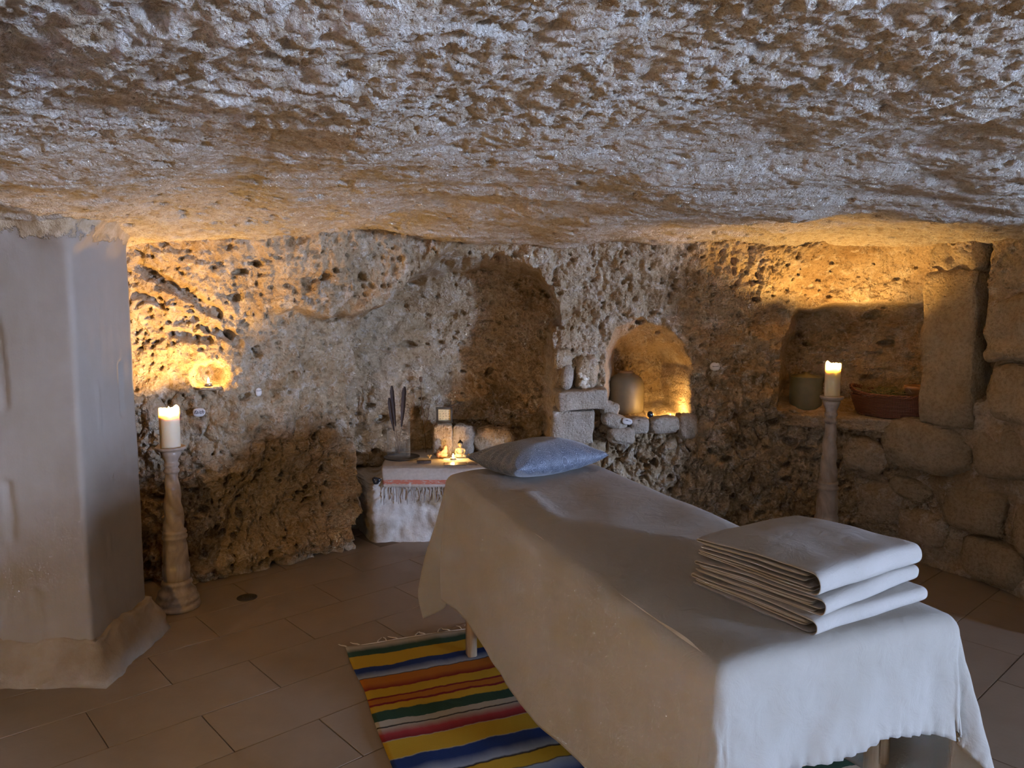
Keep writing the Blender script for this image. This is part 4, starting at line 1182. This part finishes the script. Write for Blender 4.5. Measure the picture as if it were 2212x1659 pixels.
# ------------------------------------------------------------------ jar niche
jr = thing('stoneware_jar', (.722, 4.84, .706), 'large stoneware jar standing in the lit wall niche', 'jar')
put('body', MB().lathe([(0, 0), (.096, 0), (.106, .006), (.112, .05), (.113, .18), (.109, .216), (.094, .246), (.070, .263), (.055, .268), (.053, .276), (.046, .276), (.046, .268), (0, .258)], 48).mesh('body'), M['jar'], jr)
put('stopper', MB().lathe([(0, .262), (.045, .262), (.046, .281), (.042, .286), (0, .287)], 32).mesh('stopper'), M['cork'], jr)
free_stone('niche_floor', (.80, 4.78, .676), (.56, .56, .06), 45, 'rock', 8, .03)
tag(put('dark_ball', stone_mesh('dark_ball', .035, .035, .038, 61, 2.3, .07), M['bluestone'], None, (.815, 4.485, .768)), 'small dark round stone on the niche sill right of the jar', 'stone')
tag(put('brown_pebble', stone_mesh('brown_pebble', .04, .04, .045, 62, 2.4, .08), M['cork'], None, (.985, 4.50, .755)), 'brown pebble at the right end of the jar niche sill', 'stone')
def text_mesh(txt, size):
    cu = bpy.data.curves.new('lettering', 'FONT'); cu.body = txt; cu.size = size; cu.align_x = 'CENTER'; cu.align_y = 'CENTER'; cu.shear = .35; cu.extrude = .0004
    o = bpy.data.objects.new('tmp', cu); COL.objects.link(o)
    dg = bpy.context.evaluated_depsgraph_get(); me = bpy.data.meshes.new_from_object(o.evaluated_get(dg))
    bpy.data.objects.remove(o); me.materials.clear(); return me
def pebble(loc, w, h, face, label, seed, txt=None, strokes=None, roll=0):
    root = thing('painted_pebble', loc, label, 'pebble', face, 'painted pebbles on the walls')
    put('pebble_body', stone_mesh('pebble_body', w, .020, h, seed, 2.4, .05), M['whitestone'], root, None, (0, roll, 0))
    if txt:
        o = put('lettering', text_mesh(txt, h * .62), M['ink'], root, (0, -.0108, .002), (math.pi / 2, 0, 0))
    if strokes:
        for st_ in strokes:
            put('ink_mark', MB().tube([(x, -.0100, z) for x, z in st_], .0011, 6).mesh('ink_mark'), M['ink'], root)
    return root
def wall_pebble(s, z, w, h, label, seed, **k):
    p = wall_point(s, z, .0)
    lo = wall_depth(np.linspace(s - w / 2, s + w / 2, 9), np.full(9, z)).min()
    x, y = WALL.at(s); a, b = WALL.normal(s)
    pebble((float(x + a * (lo - .006)), float(y + b * (lo - .006)), z), w, h, math.atan2(-a, b), label, seed, **k)
wall_pebble(1.954, .876, .058, .044, 'white pebble with a handwritten word beside the left candle', 71, txt='faith')
wall_pebble(2.254, .958, .034, .044, 'white chipped pebble stuck in the wall right of the wall hollow', 72, strokes=[[(-.013, .008), (0, .006), (.014, .009)]])
wall_pebble(4.938, 1.050, .058, .050, 'white pebble with a dark line of writing right of the jar niche', 73, strokes=[[(-.014, 0), (-.005, .0003), (.006, 0), (.019, .0008)], [(-.015, .003), (-.011, -.002)]])
pebble((.668, 4.415, .738), .060, .038, 0, 'white pebble with dark writing on the sill below the jar', 74, strokes=[[(-.012, .008), (0, .006), (.020, .001)], [(-.006, .009), (.004, .008)]], roll=.15)

# ------------------------------------------------------------------ right niche
def nloc(s, depth, z):
    x, y = WALL.at(s); a, b = WALL.normal(s); return (float(x + a * depth), float(y + b * depth), z)
NZ = .79
nf = nloc(5.72, .22, NZ - .05)
free_stone('niche_floor', nf, (.86, .52, .085), 46, 'rock', 8, .03, (0, 0, math.atan2(-WALL.normal(5.72)[0], WALL.normal(5.72)[1])))
pt = thing('glazed_pot', nloc(5.47, .20, NZ - .008), 'olive glazed pot in the shadow of the right niche', 'pot')
put('body', MB().lathe([(0, 0), (.085, 0), (.092, .008), (.094, .10), (.095, .19), (.099, .198), (.096, .205), (.089, .20), (.087, .02), (0, .014)], 40).mesh('body'), M['pot'], pt)
put('lid', MB().lathe([(0, .198), (.088, .198), (.09, .206), (.02, .214), (.018, .226), (0, .228)], 32).mesh('lid'), M['pot'], pt)
bk = thing('wicker_basket', nloc(5.90, .12, NZ - .006), 'oval dark red wicker basket in the right niche', 'basket', math.atan2(-WALL.normal(5.9)[0], WALL.normal(5.9)[1]))
RX, RY, BH = .245, .165, .12
def oval(q, z, k=1.0, off=0): return (RX * k * math.cos(q), RY * k * math.sin(q), z)
put('basket_floor', MB().lathe([(0, 0), (.80, 0), (.80, .008), (0, .008)], 40).mesh('basket_floor'), M['wicker'], bk).scale = (RX, RY, 1)
NS = 64
wm = MB()
for r in range(13):
    z = .008 + r * .0085; k = .82 + .16 * (r / 12) ** .8
    pts = [oval(2 * math.pi * q / NS, z, k + (.010 if (q + r) % 2 else -.010)) for q in range(NS + 1)]
    wm.tube(pts, .0046, 5, False)
put('woven_side', wm.mesh('woven_side'), M['wicker'], bk)
sm = MB()
for q in range(32):
    a = 2 * math.pi * (q + .5) / 32
    sm.tube([oval(a, 0, .82), oval(a, BH, .99)], .003, 5)
put('stakes', sm.mesh('stakes'), M['wicker'], bk)
for ph in (0, 2.1, 4.2):
    pts = []
    for q in range(161):
        a = 2 * math.pi * q / 160; w = a * 16 + ph
        sadd = .035 * math.cos(a) ** 4
        pts.append((RX * (1.0 + .018 * math.cos(w)) * math.cos(a), RY * (1.0 + .026 * math.cos(w)) * math.sin(a), BH + .004 + .007 * math.sin(w) + sadd))
    put('rim_strand', MB().tube(pts, .0052, 6, False).mesh('rim_strand'), M['wicker'], bk)
# dried herbs and straw lying in the basket
rn = random.Random(12)
hm = MB()
for k in range(420):
    a = rn.uniform(0, 2 * math.pi); rr = math.sqrt(rn.random()) * .85
    x = RX * rr * math.cos(a); y = RY * rr * math.sin(a); z = rn.uniform(.09, .155)
    d = Vector((rn.uniform(-1, 1), rn.uniform(-1, 1), rn.uniform(-.1, .7))).normalized() * rn.uniform(.03, .08)
    hm.tube([(x, y, z), (x + d.x * .5, y + d.y * .5, z + d.z * .6), (x + d.x, y + d.y, z + d.z)], [.0012, .001, .0004], 4, False)
hb_ = put('dried_straw', hm.mesh('dried_straw'), M['straw'], None); hb_.matrix_world = bk.matrix_basis.copy()
tag(hb_, 'tangled dry straw and herbs heaped in the wicker basket', 'straw', kind='stuff')
lump_ = put('herb_bundle', stone_mesh('herb_bundle', .22, .16, .14, 81, 2.2, .22), M['moss'], None); lump_.matrix_world = bk.matrix_basis @ Matrix.Translation((-.05, .03, .085))
tag(lump_, 'dark green dried herb bundle in the wicker basket', 'herbs')
kp = put('clay_pot', MB().lathe([(0, 0), (.055, 0), (.068, .10), (.073, .10), (.074, .122), (.064, .122), (.058, .02), (0, .015)], 32).mesh('clay_pot'), M['clay'], None); kp.matrix_world = bk.matrix_basis @ Matrix.Translation((.105, .03, .055))
tag(kp, 'small clay pot standing in the wicker basket', 'pot')
ch = put('white_chip', stone_mesh('white_chip', .045, .03, .022, 82, 3, .12), M['coral'], None); ch.matrix_world = bk.matrix_basis @ Matrix.Translation((-.135, -.09, .118)) @ Matrix.Rotation(.2, 4, 'Y')
tag(ch, 'pale wood chip on the straw at the left of the basket', 'chip')

# ------------------------------------------------------------------ floor drain
dr = thing('floor_drain', (-1.285, 3.60, .0005), 'small dark oval drain cover in the tiles beside the left stand', 'drain', .3)
put('cover', MB().lathe([(0, 0), (.048, 0), (.048, .0015), (.044, .003), (0, .003)], 32).mesh('cover'), M['darkmetal'], dr)
sm = MB()
for k in range(-3, 4): sm.box(k * .011, 0, .0034, .004, .06 - abs(k) * .008, .0012)
put('slots', sm.mesh('slots', False), M['black'], dr)

# ------------------------------------------------------------------ unseen candle lantern at left, added as warm fill light
ln = thing('fill_lantern', (-1.45, .55, 0), 'open metal lantern on a low stool, added out of view as warm fill light', 'lantern')
put('stool_seat', MB().lathe([(0, .36), (.17, .36), (.175, .37), (.175, .385), (.17, .395), (0, .395)], 32).mesh('stool_seat'), M['beech'], ln)
for k in range(3):
    a = k * 2.094 + .4
    put('stool_leg', MB().tube([(.12 * math.cos(a), .12 * math.sin(a), .36), (.16 * math.cos(a), .16 * math.sin(a), 0)], .013, 8).mesh('stool_leg'), M['beech'], ln)
put('tray', MB().lathe([(0, .395), (.095, .395), (.10, .41), (.095, .41), (.09, .401), (0, .401)], 32).mesh('tray'), M['darkmetal'], ln)
for k in range(4):
    a = k * math.pi / 2 + .78
    put('post', MB().tube([(.088 * math.cos(a), .088 * math.sin(a), .40), (.088 * math.cos(a), .088 * math.sin(a), .66)], .0035, 6).mesh('post'), M['darkmetal'], ln)
put('roof', MB().lathe([(0, .71), (.03, .70), (.098, .66), (.094, .658), (.03, .692), (0, .70)], 32).mesh('roof'), M['darkmetal'], ln)
put('candle', MB().lathe([(0, .401), (.035, .401), (.035, .50), (.030, .503), (0, .498)], 28).mesh('candle'), M['wax'], ln)
put('flame', MB().lathe([(.0005, .505), (.006, .512), (.008, .522), (.006, .538), (.0004, .56)], 14).mesh('flame'), M['flame'], ln)
li = bpy.data.lights.new('lantern_fill', 'POINT'); li.energy = FILL_W; li.color = (1.0, .57, .11); li.shadow_soft_size = .03  # added fill, warms the left side of the table
lo = bpy.data.objects.new('lantern_fill', li); COL.objects.link(lo); lo.parent = ln; lo.location = (0, 0, .58)
